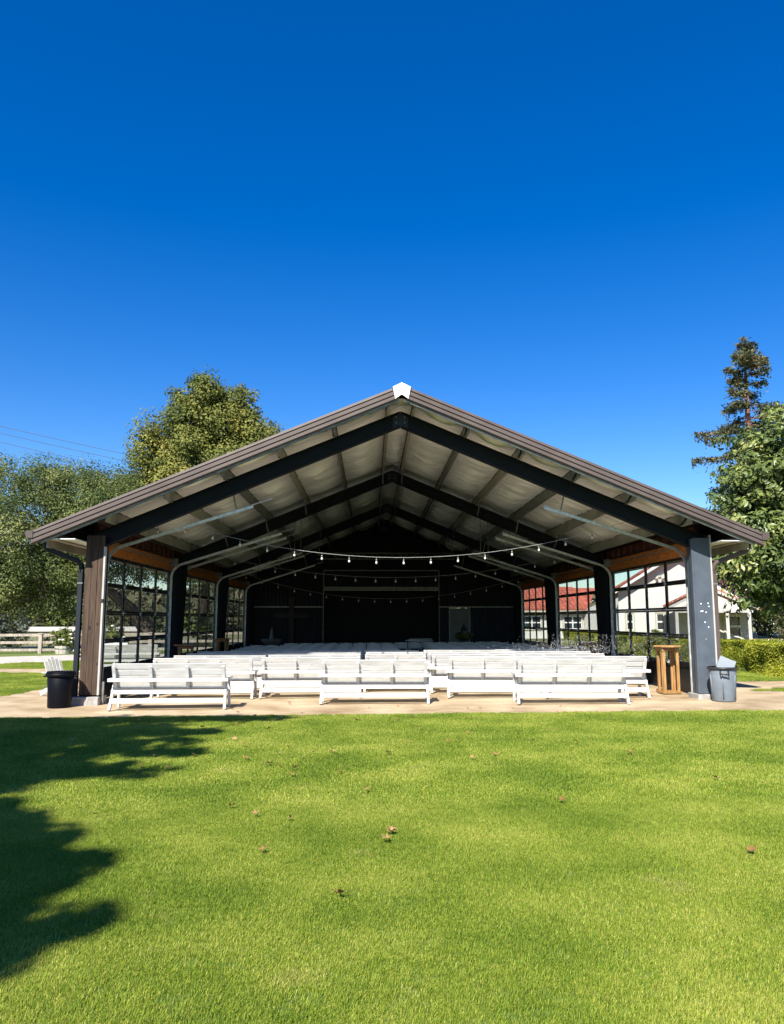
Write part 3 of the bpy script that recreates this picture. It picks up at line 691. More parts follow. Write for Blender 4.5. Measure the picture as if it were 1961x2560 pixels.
def truss():
    y0, zt, zb_, x0, x1 = 32.0, 4.385, 4.15, -2.23, 3.44
    o = empty('lighting_truss', ((x0 + x1) / 2, y0, zb_), 0, 'grey lattice lighting truss hung under the roof before the stage', 'truss')
    cx_ = (x0 + x1) / 2; r = .02
    for dy, z in ((-.12, zt), (.12, zt), (-.12, zb_), (.12, zb_)):
        p = MB(); p.tube([(x0 - cx_, dy, z - zb_), (x1 - cx_, dy, z - zb_)], r, 6); p.build('chord', 'galv_dull', o, True)
    n = 19; hgt = zt - zb_
    for dy in (-.12,):
        for k in range(n):
            a = x0 - cx_ + (x1 - x0) * k / n; b = x0 - cx_ + (x1 - x0) * (k + 1) / n
            p = MB(); p.tube([(a, dy, 0 if k % 2 else hgt), (b, dy, hgt if k % 2 else 0)], .011, 5); p.build('brace', 'galv_dull', o)
    for x in (x0 + .1, x1 - .1):
        for dy in (-.12, .12):
            p = MB(); p.tube([(x - cx_, dy, hgt), (x - cx_, dy, roof_z(abs(x - XC)) - zb_ - .15)], .01, 5); p.build('hanger_rod', 'galv_dull', o)
truss()
for x in (-2.5, -2.3, 3.6, 3.85):
    p = MB(); p.tube([(0, 0, 0), (0, 0, 1.35)], .011, 6); o = p.build('hanger_rod', 'galv_dull')
    o.location = (x, 25.5, roof_z(abs(x - XC)) - .2 - 1.32)
    o.parent = pav; o.matrix_parent_inverse = Matrix.Translation(-PO)

# ------------------------------------------------------------------ string lights
def festoon(y, xz, first, step, n, label, pale, dz=0):
    """Cord through the given points (x,z) with bulbs at regular steps."""
    xs = [a for a, _ in xz]; zs = [b for _, b in xz]
    def zc(x): return float(np.interp(x, xs, zs))
    o = empty('string_light', (first, y, 0), 0, label, 'string lights', 'festoon cords under the pavilion roof')
    c = MB(); c.tube([(x - first, 0, z) for x, z in xz], .0032, 5); c.build('cord', 'cord_pale' if pale else 'cord_black', o)
    for k in range(n):
        x = first + k * step
        z = zc(x)
        s = MB(); s.tube([(x - first, 0, z), (x - first, 0, z - .05)], .004, 5); s.tube([(x - first, 0, z - .045), (x - first, 0, z - .095)], [.016, .018], 8)
        so = s.build('socket', 'galv_dull' if pale else 'cord_black', o, True)
        b = MB(); b.lathe([(.010, -.09), (.016, -.10), (.0225, -.115), (.024, -.13), (.019, -.145), (.008, -.153), (0, -.154)], (x - first, 0, z), 10)
        b.build('bulb', 'bulb_glass', so, True)
def cat(x0, z0, x1, z1, sag, n=24):
    return [(x0 + (x1 - x0) * t / n, z0 + (z1 - z0) * t / n - 4 * sag * (t / n) * (1 - t / n)) for t in range(n + 1)]
festoon(17.3, [(-5.4, 3.70), (-4.9, 3.72), (-4.3, 3.79), (-3.9, 3.69)] + cat(-3.51, 3.60, 5.25, 3.72, .60), -4.72, .605, 17, 'string of pale bulbs in the sun across the open front', True)
festoon(17.32, [(5.27, 3.74), (5.9, 3.93), (6.3, 3.96), (6.75, 3.72)], 5.45, .5, 3, 'short dark end of a bulb string by the right front column', False)
festoon(23.6, cat(-5.2, 3.75, 6.4, 3.75, .80), -4.7, .605, 18, 'string of bulbs in the shade under the second roof frame', True)
festoon(29.6, cat(-5.2, 3.55, 6.4, 3.5, 1.06), -4.7, .605, 18, 'string of bulbs in deep shade under the third roof frame', True)

# ------------------------------------------------------------------ benches
def make_bench(bays):
    wd = .70 * bays; o = empty('bench')
    hx = wd / 2
    def part(nm, f): 
        b = MB(); f(b); return b.build(nm, 'white_paint', o, bevel=.004)
    for sx in (-1, 1):
        part('rear_leg', lambda b: b.beam((sx * (hx + .01), .012, 0), (sx * (hx - .005), .30, .56), .045, .085, (0, 1, 0)))
        part('front_leg', lambda b: b.beam((sx * (hx + .01), .64, 0), (sx * (hx - .0), .58, .555), .045, .085, (0, 1, 0)))
        part('armrest', lambda b: b.bb(sx * (hx - .055), sx * (hx + .055), .02, .72, .552, .587))
        part('side_rail', lambda b: b.bb(sx * (hx - .052), sx * (hx - .018), .17, .62, .30, .38))
    part('arm_rail', lambda b: b.box((0, .030, .557), (wd + .13, .060, .062)))
    part('seat_rail', lambda b: b.box((0, .135, .328), (wd + .05, .035, .075)))
    part('foot_rail', lambda b: b.box((0, .055, .173), (wd - .01, .03, .092)))
    for k in range(bays + 1):
        x = -hx + .035 + (wd - .07) * k / bays
        part('back_post', lambda b: b.beam((x, .255, .28), (x, .012, .815), .062, .04, (0, 1, .45)))
    sdir = Vector((0, -.243, .535)).normalized()
    for k in range(-2, 3):
        c = Vector((0, .255, .28)) + sdir * (.31 + .125 * k) + Vector((0, .045, .02))
        part('back_slat', lambda b: b.beam(c + Vector((-hx, 0, 0)), c + Vector((hx, 0, 0)), .020, .110, sdir))
    for k in range(4):
        part('seat_slat', lambda b: b.box((0, .27 + k * .105, .395 + k * .006), (wd - .06, .095, .022)))
    return o
proto3, proto2 = make_bench(3), make_bench(2)
used = {3: False, 2: False}
def bench(bays, x, y, rz, label, group=None):
    src = {3: proto3, 2: proto2}[bays]
    o = copy_tree(src) if used[bays] else src; used[bays] = True
    o.location = (x, y, G(x)); o.rotation_euler = (math.atan(.007) * 0, 0, R(rz))
    return tag(o, label, 'bench', group)
bench(3, -3.80, 15.03, 2.0, 'white slatted bench by the wood-clad column, skewed and out front')
bench(3, 0.08, 15.72, -1.0, 'white slatted bench out front in the middle, before the aisle')
bench(3, 3.92, 15.30, -2.0, 'white slatted bench out front, last before the tall wooden table')
GR = 'white benches facing the stage'
ROWS = ('first full', 'second full', 'third full', 'last')
SEATS = ('at the oak-side doors', 'second from the oak-side doors', 'short, beside the aisle', 'along the aisle, hedge side', 'at the hedge-side doors')
def row_label(j, k): return 'white bench %s, in the %s bench row' % (SEATS[k], ROWS[j])
bench(3, -3.58, 17.0, 1.0, row_label(0, 0), GR); bench(3, -1.28, 16.98, 0, row_label(0, 1), GR)
bench(3, 2.70, 16.62, -4.0, row_label(0, 3), GR); bench(3, 4.72, 16.42, -1.5, row_label(0, 4), GR)
for j, yy in enumerate((18.15, 19.3, 20.5)):
    for k, (b, x) in enumerate(((3, -3.42), (3, -1.28), (2, .58), (3, 2.42), (3, 4.25))):
        yj = yy + (-.35 if x > 2 else 0)+ random.uniform(-.05, .05)
        bench(b, x + random.uniform(-.04, .04), yj, random.uniform(-1.2, 1.2), row_label(j + 1, k), GR)
# benches on the grass outside the left doors
bench(3, -9.9, 30.2, 150, 'white slatted bench outside on the gravel, seen through the left glazed door')
bench(3, -8.3, 27.0, 8, 'white slatted bench on the path outside, close to the left glazed door')

# folding chairs, rows in the shade (too small in the photo to show parts)
def chair_mesh():
    b = MB()
    for sx in (-1, 1):
        b.beam((sx * .20, .30, 0), (sx * .205, -.06, .80), .026, .030, (0, 1, 0))
        b.beam((sx * .185, -.10, 0), (sx * .185, .27, .45), .026, .026, (0, 1, 0))
    b.box((0, .12, .44), (.38, .40, .03))
    n = 6
    for z0, z1 in ((.60, .775),):
        for k in range(n):
            a0 = -.195 + .39 * k / n; a1 = -.195 + .39 * (k + 1) / n; s0 = -.05 * (1 - (a0 / .195) ** 2); s1 = -.05 * (1 - (a1 / .195) ** 2)
            c0 = .025 * (1 - (a0 / .195) ** 2); c1 = .025 * (1 - (a1 / .195) ** 2)
            v = [(a0, .03 + s0, z0), (a1, .03 + s1, z0), (a1, -.045 + s1, z1 + c1), (a0, -.045 + s0, z1 + c0)]
            v += [(x, y_ + .018, z) for x, y_, z in v]
            b.add(v, [(0, 1, 2, 3), (7, 6, 5, 4), (0, 4, 5, 1), (2, 6, 7, 3)])
    return b.mesh('folding_chair', 'white_paint')
cm = chair_mesh()
random.seed(11)
for r_ in range(9):
    yy = 21.75 + r_ * .98
    for k in range(19):
        x = -3.95 + k * .505 + (0.02 if r_ % 2 else 0)
        if 1.0 < x < 1.7 and r_ < 7: continue
        if r_ > 6 and (x < -3.4 or x > 5.0): continue
        o = link('folding_chair', cm); o.location = (x + random.uniform(-.03, .03), yy + random.uniform(-.06, .06), G(x)); o.rotation_euler = (0, 0, R(random.uniform(-4, 4)))
        tag(o, 'white folding chair in the shaded rows behind the benches', 'chair', 'folding chairs set out in rows')

# ------------------------------------------------------------------ tall tables
def tall_table(x, y, rz, label, m='table_wood', hgt=1.0):
    z = G(x); o = empty('tall_table', (x, y, z), R(rz), label, 'table')
    b = MB(); b.lathe([(0, hgt), (.30, hgt), (.31, hgt + .012), (.31, hgt + .03), (.30, hgt + .038), (0, hgt + .038)], n=8); b.build('table_top', m, o)
    for sx in (-1, 1):
        for sy in (-1, 1):
            b = MB(); b.box((sx * .155, sy * .14, hgt / 2 + .02), (.058, .034, hgt - .045)); b.build('leg', m, o)
            b = MB(); b.box((sx * .178, sy * .10, hgt / 2 + .02), (.036, .042, hgt - .05)); b.build('leg', m, o)
    b = MB(); b.box((0, 0, .035), (.43, .38, .045)); b.build('base', m, o)
    b = MB(); b.box((0, 0, hgt - .045), (.40, .34, .06)); b.build('apron', m, o)
tall_table(6.56, 17.35, 4, 'tall golden wooden table by the steel front column and grey bin')
tall_table(-4.85, 20.9, 10, 'tall brown wooden table by the second left column', 'table_dark')
tall_table(-5.15, 27.6, -6, 'tall brown wooden table by the third left column', 'table_dark')
tall_table(6.1, 22.0, 15, 'tall dark brown table by the second right column', 'table_dark', .95)

# ------------------------------------------------------------------ bins
def bin_black():
    x, y = -6.08, 15.78; o = empty('trash_can', (x, y, G(x)), 0, 'black plastic trash can beside the wood-clad column', 'trash can', 'trash cans at the front columns'); o.scale = (.93, .93, .97)
    b = MB(); b.lathe([(0, 0), (.225, 0), (.235, .02), (.245, .3), (.27, .655), (.265, .66), (.23, .10), (0, .08)], n=28); b.build('body', 'bin_black', o, True)
    b = MB(); b.lathe([(.268, .615), (.30, .62), (.308, .64), (.30, .675), (.285, .69), (.268, .685)], n=28); b.build('rim', 'bin_black', o, True)
    b = MB(); b.lathe([(.262, .678), (.29, .700), (.275, .712), (.24, .70), (.2, .62), (0, .56)], n=28); b.build('liner_bag', 'bin_black', o, True)
    for sx in (-1, 1):
        b = MB(); b.box((sx * .315, 0, .615), (.06, .12, .03)); b.build('handle', 'bin_black', o, bevel=.008)
bin_black()
def bin_grey():
    x, y = 7.04, 15.72; o = empty('trash_can', (x, y, G(x)), R(-12), 'grey plastic trash can with a clear tub sticking out, beside the steel column', 'trash can', 'trash cans at the front columns')
    b = MB(); b.lathe([(0, 0), (.215, 0), (.225, .02), (.24, .3), (.265, .63), (.262, .64), (.22, .10), (0, .08)], n=32); b.build('body', 'bin_grey', o, True)
    for k in range(6):
        a = k * math.pi / 3 + .3; b = MB()
        ca, sa = math.cos(a), math.sin(a)
        b.tube([(.228 * ca, .228 * sa, .05), (.246 * ca, .246 * sa, .33), (.262 * ca, .262 * sa, .52)], .012, 6); b.build('rib', 'bin_grey', o, True)
    b = MB(); b.lathe([(.262, .615), (.285, .62), (.29, .65), (.28, .672), (.262, .668)], n=32); b.build('rim', 'bin_rim', o, True)
    b = MB(); b.tube([(-.10, -.27, .60), (-.10, -.315, .545), (.05, -.325, .53), (.05, -.27, .60)], .018, 6); b.build('handle', 'bin_rim', o, True)
    b = MB(); b.tube([(.10, .27, .60), (.10, .315, .545), (-.05, .325, .53), (-.05, .27, .60)], .018, 6); b.build('handle', 'bin_rim', o, True)
    t = MB(); m = Matrix.Rotation(R(24), 3, 'Y') @ Matrix.Rotation(R(-20), 3, 'Z')
    for c, d in (((0, -.09, .12), (.30, .008, .24)), ((0, .09, .12), (.30, .008, .24)), ((-.15, 0, .12), (.008, .172, .24)), ((.15, 0, .12), (.008, .172, .24)), ((0, 0, .004), (.30, .18, .008))):
        t.box(m @ Vector(c) + Vector((.02, -.02, .60)), d, m)
    tb = t.build('storage_tub', 'clear_plastic'); tb.location = (x, y, G(x))
    tag(tb, 'clear plastic tub sticking out of the grey trash can', 'tub')
bin_grey()

# ------------------------------------------------------------------ things at the back of the hall
o = empty('pedestal_fountain', (-4.15, 33.2, G(-4)), 0, 'pale round pedestal basin with a cone top by the back wall', 'fountain')
b = MB(); b.lathe([(0, 0), (.28, 0), (.30, .06), (.16, .14), (.14, .55), (.2, .62), (0, .62)], n=18); b.build('pedestal', 'door_grey', o, True)
b = MB(); b.lathe([(0, .62), (.3, .66), (.42, .8), (.44, .86), (.40, .87), (.3, .78), (0, .76)], n=20); b.build('basin', 'door_grey', o, True)
b = MB(); b.lathe([(.12, .78), (.09, .95), (.05, 1.1), (.07, 1.14), (.03, 1.25), (0, 1.42)], n=14); b.build('spire', 'door_grey', o, True)
o = empty('lantern', (4.05, 34.2, G(4)), 0, 'dark metal lantern on a plant stand before the grey back door', 'lantern')
b = MB(); b.lathe([(0, 0), (.26, 0), (.28, .05), (.2, .1), (.18, .72), (.3, .8), (0, .8)], n=12); b.build('stand', 'bin_rim', o)
b = MB(); b.lathe([(.13, .8), (.13, 1.15), (.17, 1.17), (.05, 1.36), (.04, 1.42), (0, 1.43)], n=6); b.build('lantern_body', 'bin_rim', o)
P, U, V, t = leaf_cloud([(np.array([0, 0, .92]), np.array([.42, .3, .16]))], 60, 12, .06, .05); quads('foliage', P, U, V, 'oak_leaf', o, t)
o = empty('folded_tarp', (2.0, 32.6, 0), 0, 'pale folded table tops lying above the chairs before the stage', 'table tops')
for k in range(3):
    b = MB(); b.box((.03 * k, 0, .80 + k * .045), (1.15 - .12 * k, .5, .03), Matrix.Rotation(R(3 - 2 * k), 3, 'Y')); b.build('board', 'white_paint', o, bevel=.006)
b = MB(); b.box((-.4, 0, .42), (.04, .4, .76)); b.build('trestle', 'galv_dull', o); b = MB(); b.box((.4, 0, .42), (.04, .4, .76)); b.build('trestle', 'galv_dull', o)

# sprinkler drops drifting in the sun before the right-hand doors
def spray():
    n1, n2, n3 = 900, 900, 260
    p1 = np.column_stack([rng.normal(4.35, .55, n1), rng.uniform(16.6, 18.6, n1), .98 + np.abs(rng.normal(0, .12, n1))])
    p2 = np.column_stack([rng.uniform(4.2, 6.9, n2), rng.uniform(16.8, 18.6, n2), rng.uniform(.8, 1.35, n2)])
    p3 = np.column_stack([rng.uniform(7.3, 9.6, n3), rng.uniform(17.2, 19.5, n3), rng.uniform(1.2, 1.75, n3)])
    P = np.concatenate([p1, p2, p3]); b = MB()
    for q in P:
        s = random.uniform(.0018, .0048); e = Vector((random.uniform(-1, 1) * s, 0, s * random.uniform(.8, 1.6)))
        c = Vector(q); d = Vector((s * 1.6, 0, -s * .5))
        vs = [c + d, c - d, c + Vector((0, s, 0)), c - Vector((0, s, 0)), c + e, c - e]
        b.add(vs, [(0, 2, 4), (2, 1, 4), (1, 3, 4), (3, 0, 4), (2, 0, 5), (1, 2, 5), (3, 1, 5), (0, 3, 5)])
    tag(b.build('water_spray', 'spray_white'), 'fine sunlit sprinkler drops drifting by the right glazed doors', 'water spray', kind='stuff')
spray()

# ------------------------------------------------------------------ hedge
def hedge():
    x0, x1, y0, y1, ht = 11.2, 12.5, 17.5, 46.0, 0.9
    o = empty('hedge', (x0, y0, G(x0)), 0, 'long clipped yellow-green box hedge between pavilion and white house', 'hedge')
    n = 150000
    f = rng.random(n); ys = rng.random(n) ** 1.6 * (y1 - y0)
    side = f < .62; top = ~side
    P = np.zeros((n, 3)); P[:, 1] = ys
    d = np.abs(rng.normal(0, .05, n))
    P[side, 0] = d[side]; P[side, 2] = rng.random(side.sum()) * ht
    P[top, 0] = rng.random(top.sum()) * (x1 - x0); P[top, 2] = ht - d[top]
    wob = .05 * np.sin(ys * 2.3) + .035 * np.sin(ys * 5.1 + 1) + .05 * np.sin(P[:, 2] * 6 + ys * 1.3)
    P[:, 0] += np.where(side, wob, 0); P[:, 2] += np.where(top, wob * .6, 0)
    N = np.where(side[:, None], np.array([-1, -.2, .25]), np.array([0, 0, 1.])) + unit(n) * .9
    N /= np.linalg.norm(N, axis=1, keepdims=True); U = np.cross(N, unit(n)); U /= np.linalg.norm(U, axis=1, keepdims=True); V = np.cross(N, U)
    s = rng.uniform(.016, .034, n)[:, None]
    quads('foliage', P, U * s, V * s * .6, 'hedge_leaf', o)
    b = MB(); b.bb(.1, x1 - x0 - .05, .05, y1 - y0 - .05, -.05, ht - .1); b.build('core', 'soil_green', o)
hedge()

# ------------------------------------------------------------------ house beyond the hedge
house = empty('white_house', (16, 47, G(16)), 0, 'white stucco house with red tiled roofs beyond the hedge', 'house')
HO = (16, 47, 0)
HROT = 0
class HB(MB):
    def build(s, name, m, parent=None, smooth=False, bevel=0):
        z = G(16)
        if HROT:
            c, q = math.cos(HROT), math.sin(HROT); s.v = [(18.7 + (x - 18.7) * c - (y - 47) * q, 47 + (x - 18.7) * q + (y - 47) * c, zz) for x, y, zz in s.v]
        s.v = [(x - 16, y - 47, zz - z) for x, y, zz in s.v]; return MB.build(s, name, m, parent or house, smooth, bevel)
def window(x0, x1, y, z0, z1, cols=1):
    f = HB(); t = .10
    f.bb(x0 - t, x1 + t, y - .08, y, z0 - t, z0); f.bb(x0 - t, x1 + t, y - .08, y, z1, z1 + t); f.bb(x0 - t, x0, y - .08, y, z0, z1); f.bb(x1, x1 + t, y - .08, y, z0, z1)
    o = f.build('window', 'stucco_trim')
    wdt = (x1 - x0) / cols
    for k in range(cols):
        for r in range(2):
            a = x0 + k * wdt; zz0 = z0 + r * (z1 - z0) / 2; zz1 = zz0 + (z1 - z0) / 2
            g = HB(); g.bb(a + .05, a + wdt - .05, y - .035, y - .01, zz0 + .05, zz1 - .05); q = g.build('pane', 'window_dark'); q.parent = o
            s = HB(); s.bb(a, a + .048, y - .05, y - .005, zz0, zz1); s.bb(a + wdt - .048, a + wdt, y - .05, y - .005, zz0, zz1); s.bb(a + .048, a + wdt - .048, y - .05, y - .005, zz0, zz0 + .048); s.bb(a + .048, a + wdt - .048, y - .05, y - .005, zz1 - .048, zz1); q = s.build('sash', 'cap_white'); q.parent = o
TILE = None
def tiles(roof, p0, du, dv, nu, nv, tw, tl):
    """Barrel tiles laid in courses: p0 eave corner, du along the eave, dv up the slope."""
    global TILE
    du, dv = Vector(du).normalized(), Vector(dv).normalized(); nn = du.cross(dv).normalized()
    if nn.z < 0: nn = -nn
    if TILE is None:
        b = MB(); k = 5; vs = []; 
        for t, z in ((0, .03), (1, 0.0)):
            for i in range(k + 1):
                a = math.pi * i / k; vs.append((.5 - .5 * math.cos(a), t, z + .14 * math.sin(a)))
        b.add(vs, [(i, i + 1, i + k + 2, i + k + 1) for i in range(k)] + [tuple(range(k + 1))]); TILE = b.mesh('tile', 'roof_tile', True)
    for j in range(nv):
        for i in range(nu):
            o = link('tile', TILE, roof); p = Vector(p0) + du * (tw * i) + dv * (tl * j) + nn * .02 - Vector((16, 47, G(16)))
            m = Matrix((du * tw, dv * tl * 1.12, nn * .5)).transposed().to_4x4(); m.translation = p; o.matrix_local = m
def house_build():
    # far wing, roof slope facing the lawn
    y = 65
    w1 = HB(); w1.bb(11.5, 17.7, y, y + 8, 0, 2.5); w1.build('wall', 'stucco')
    r = HB(); r.add([(11.0, y - .6, 2.42), (17.9, y - .6, 2.42), (19.9, y + 4, 4.45), (11.0, y + 4, 4.45), (11, y + 8.6, 2.42), (19.9, y + 8.6, 2.42)], [(0, 1, 2, 3), (3, 2, 5, 4)]); rf = r.build('roof', 'roof_tile')
    L_ = math.hypot(4.6, 2.03)
    tiles(rf, (11.0, y - .6, 2.44), (1, 0, 0), (0, 4.6, 2.03), 20, 11, .345, L_ / 11)
    for i in range(11):
        pass
    f = HB(); f.bb(11, 17.9, y - .66, y - .6, 2.28, 2.42); f.build('fascia_board', 'stucco_trim')
    window(16.0, 17.5, y, .9, 1.95, 2); window(12.6, 14.1, y, .9, 1.95, 2)
    # return wall between wings
    w2 = HB(); w2.add([(17.7, 64.9, 0), (19.9, 55, 0), (19.9, 55, 4.2), (17.7, 64.9, 2.5)], [(0, 1, 2, 3)]); w2.build('wall', 'stucco')
    # near gable wing, turned a little towards the lawn
    global HROT
    HROT = R(-19)
    y = 47; xa, xb, ze, xp, zp = 14.85, 22.6, 3.42, 18.7, 5.72
    w3 = HB(); w3.prism([(xa + .25, 0), (xb - .2, 0), (xb - .2, ze + .05), (xp, zp - .15), (xa + .25, ze + .05)], 'y', y, y + 11); w3.build('wall', 'stucco')
    r = HB(); r.prism([(xa - .25, ze - .22), (xp, zp + .02), (xb + .2, ze - .22), (xb + .2, ze - .06), (xp, zp + .18), (xa - .25, ze - .06)], 'y', y - .55, y + 11.3); rf = r.build('roof', 'roof_tile')
    for sx in (-1, 1):
        for k in range(12):      # rake tiles along the gable edge
            t = k / 12
            xx = xp + sx * (xp - xa + .25) * t; zz = zp + .14 - (zp - ze + .22) * t
            b = HB(); b.beam((xx, y - .5, zz + .04), (xx + sx * (xp - xa + .25) / 12.5, y - .5, zz + .04 - (zp - ze + .22) / 12.5), .22, .13); o = b.build('rake_tile', 'roof_tile'); o.parent = rf
    f = HB(); f.beam((xp, y - .58, zp - .04), (xa - .2, y - .58, ze - .25), .05, .16); f.build('bargeboard', 'cap_white')
    f = HB(); f.beam((xp, y - .58, zp - .04), (xb + .2, y - .58, ze - .25), .05, .16); f.build('bargeboard', 'cap_white')
    window(15.55, 15.95, y, 1.05, 2.05); window(17.3, 17.75, y, 1.05, 2.05)
    b = HB(); b.bb(17.4, 17.75, y - .12, y, 4.25, 4.35); b.tube([(17.45, y - .15, 4.22), (17.40, y - .32, 4.08)], [.07, .11], 8); b.tube([(17.72, y - .15, 4.22), (17.80, y - .32, 4.08)], [.07, .11], 8); b.build('flood_light', 'porch_grey')
    # red-edged lower roof and grey porch
    yp = 43
    r = HB(); r.prism([(17.6, 2.22), (20.0, 3.42), (22.6, 2.22), (22.6, 2.36), (20.0, 3.58), (17.6, 2.36)], 'y', yp + .1, y - .56); rf = r.build('porch_roof', 'roof_tile')
    for k in range(9):
        t = k / 9; b = HB(); b.beam((17.6 + 2.4 * t, yp + .0, 2.42 + 1.2 * t), (17.6 + 2.4 * (t + .1), yp + .0, 2.42 + 1.2 * (t + .1)), .25, .12); o = b.build('rake_tile', 'roof_tile'); o.parent = rf
    p = HB(); p.prism([(18.3, 2.22), (20.0, 3.2), (22.1, 2.22)], 'y', yp, yp + .08); p.build('porch_gable', 'porch_grey')
    f = HB(); f.beam((20.0, yp - .08, 3.40), (17.75, yp - .08, 2.26), .06, .14); f.build('bargeboard', 'strip_white')
    f = HB(); f.beam((20.0, yp - .08, 3.40), (22.5, yp - .08, 2.26), .06, .14); f.build('bargeboard', 'strip_white')
    b = HB(); b.bb(18.2, 22.2, yp - .05, yp + .07, 2.06, 2.22); b.build('porch_beam', 'strip_white')
    for xx in (18.3, 20.9, 22.0):
        b = HB(); b.bb(xx - .08, xx + .08, yp - .06, yp + .06, .1, 2.06); b.build('porch_post', 'strip_white')
    b = HB(); b.bb(18.3, 22.4, yp + 2.2, yp + 2.3, .1, 2.1); b.build('porch_screen', 'porch_grey')
    window(21.0, 21.8, yp + 2.2, .7, 1.9)
house_build()

# right: rail-and-mesh fence beyond the hedge
o = empty('rail_fence', (19.5, 36.5, G(19)), 0, 'wooden rail fence with wire mesh beside the white house', 'fence')
for k in range(5):
    b = MB(); b.bb(k * 1.3 - .06, k * 1.3 + .06, -.06, .06, 0, 1.0); b.build('post', 'fence_grey', o)
b = MB(); b.bb(-.1, 5.4, -.04, .04, 1.0, 1.08); b.build('rail', 'fence_grey', o)
b = MB()
for k in range(40): b.tube([(k * .13, 0, 0.1), (k * .13, 0, 1)], .006, 4)
for k in range(8): b.tube([(0, 0, .1 + k * .12), (5.3, 0, .1 + k * .12)], .006, 4)
tag(b.build('wire_mesh', 'wire_dark', o), kind='stuff')

# left: post-and-rail fence across the pasture
o = empty('post_and_rail_fence', (-34, 41.2, 0), 0, 'weathered grey post-and-rail fence along the gravel road', 'fence')
def fy(x): return 0.0 if x < 16.2 else 0.0
pxs = [0, 5.8, 11.6, 17.0, 22.6, 27.5]
for k, x in enumerate(pxs):
    z = G(x - 34); b = MB(); b.bb(x - .085, x + .085, -.085 , .085, z, z + 1.02); b.bb(x - .11, x + .11, -.11, .11, z + 1.021, z + 1.07); b.build('post', 'fence_grey', o)
for x0, x1 in zip(pxs[:-1], pxs[1:]):
    for zz in (.22, .60, .98):
        b = MB(); b.beam((x0 + .09, 0, G(x0 - 34) + zz), (x1 - .09, 0, G(x1 - 34) + zz), .045, .13); b.build('rail', 'fence_grey', o)
b = MB()
for k in range(140): b.tube([(k * .195, .05, -.1), (k * .195, .05, .95)], .007, 4)
tag(b.build('wire_mesh', 'wire_dark', o), kind='stuff')
for k, xx in enumerate((-27, -20)):
    o = empty('horse_shed', (xx - 8, 86 + k, 0), R(2), 'low pale-roofed shed in the far pasture', 'shed', 'low sheds in the far pasture')
    b = MB(); b.bb(-2.6, 2.6, 0, 3, -.3, 1.0 - .55); b.build('wall', 'fence_grey', o)
    b = MB(); b.prism([(-.3, .40), (1.6, .82), (3.3, .50), (3.3, .56), (1.6, .88), (-.3, .46)], 'x', -3.0, 3.0); b.build('roof', 'shed_roof', o)

# planter of white roses
def planter(x, y, s, label):
    z = G(x); o = empty('barrel_planter', (x, y, z), 0, label, 'planter')
    n = 14
    for k in range(n):
        a0 = 2 * math.pi * k / n; a1 = 2 * math.pi * (k + .94) / n
        b = MB(); r0, r1 = .36 * s, .44 * s
        vs = [(r * math.cos(a), r * math.sin(a), zz) for zz, r in ((0, r0), (.42 * s, r1)) for a in (a0, a1)] + [(r * math.cos(a), r * math.sin(a), zz) for zz, r in ((0, r0 - .03), (.42 * s, r1 - .03)) for a in (a0, a1)]
        b.add(vs, [(0, 1, 3, 2), (4, 6, 7, 5), (0, 2, 6, 4), (1, 5, 7, 3), (2, 3, 7, 6), (0, 4, 5, 1)]); b.build('stave', 'planter_wood', o)
    b = MB(); b.lathe([(.415 * s, .27 * s), (.428 * s, .27 * s), (.436 * s, .31 * s), (.42 * s, .31 * s)], n=20); b.build('hoop', 'galv_dull', o, True)
    P, U, V, t = leaf_cloud([(np.array([0, 0, .85 * s]), np.array([.62, .6, .5]) * s), (np.array([.2, 0, .6 * s]), np.array([.5, .5, .3]) * s)], 260, 14, .09 * s, .055 * s, hollow=.2)
    quads('foliage', P, U, V, 'shrub_leaf', o, t)
    for k in range(9):
        d = unit(1)[0]; d[1] = -abs(d[1]); p = Vector((0, 0, .8 * s)) + Vector(d) * .55 * s
        b = MB(); b.lathe([(0, -.05), (.06, -.03), (.075, .01), (.05, .04), (0, .045)], p, 8); b.build('bloom', 'flower_white', o, True)
planter(-15.75, 41.0, 1.0, 'white half-barrel planter of white roses by the gravel road')
planter(-10.9, 33.5, 1.1, 'half-barrel planter of white roses behind the left glazed door')

# adirondack chair left of the black bin
def adirondack(x, y, rz):
    o = empty('garden_chair', (x, y, G(x)), R(rz), 'white slatted garden chair on the path behind the black trash can', 'chair'); o.scale = (.88, .88, .92)
    def part(nm, f): b = MB(); f(b); return b.build(nm, 'white_paint', o, bevel=.004)
    for k in range(5):
        xx = -.22 + .11 * k; top = .92 - .05 * abs(k - 2)
        part('back_slat', lambda b: b.beam((xx, .26, .30), (xx * 1.12, .26 + (top - .30) * .42, top), .095, .02, (0, 1, .4)))
    for k in range(5): part('seat_slat', lambda b: b.beam((-.26, -.24 + .11 * k, .40 - .022 * k), (.26, -.24 + .11 * k, .40 - .022 * k), .095, .02))
    for sx in (-1, 1):
        part('armrest', lambda b: b.bb(sx * .26, sx * .40, -.32, .42, .54, .565))
        part('front_leg', lambda b: b.bb(sx * .28, sx * .315, -.28, -.19, 0, .54))
        part('rear_leg', lambda b: b.beam((sx * .27, -.2, .36), (sx * .27, .55, .03), .03, .11))
adirondack(-6.98, 18.4, 66)

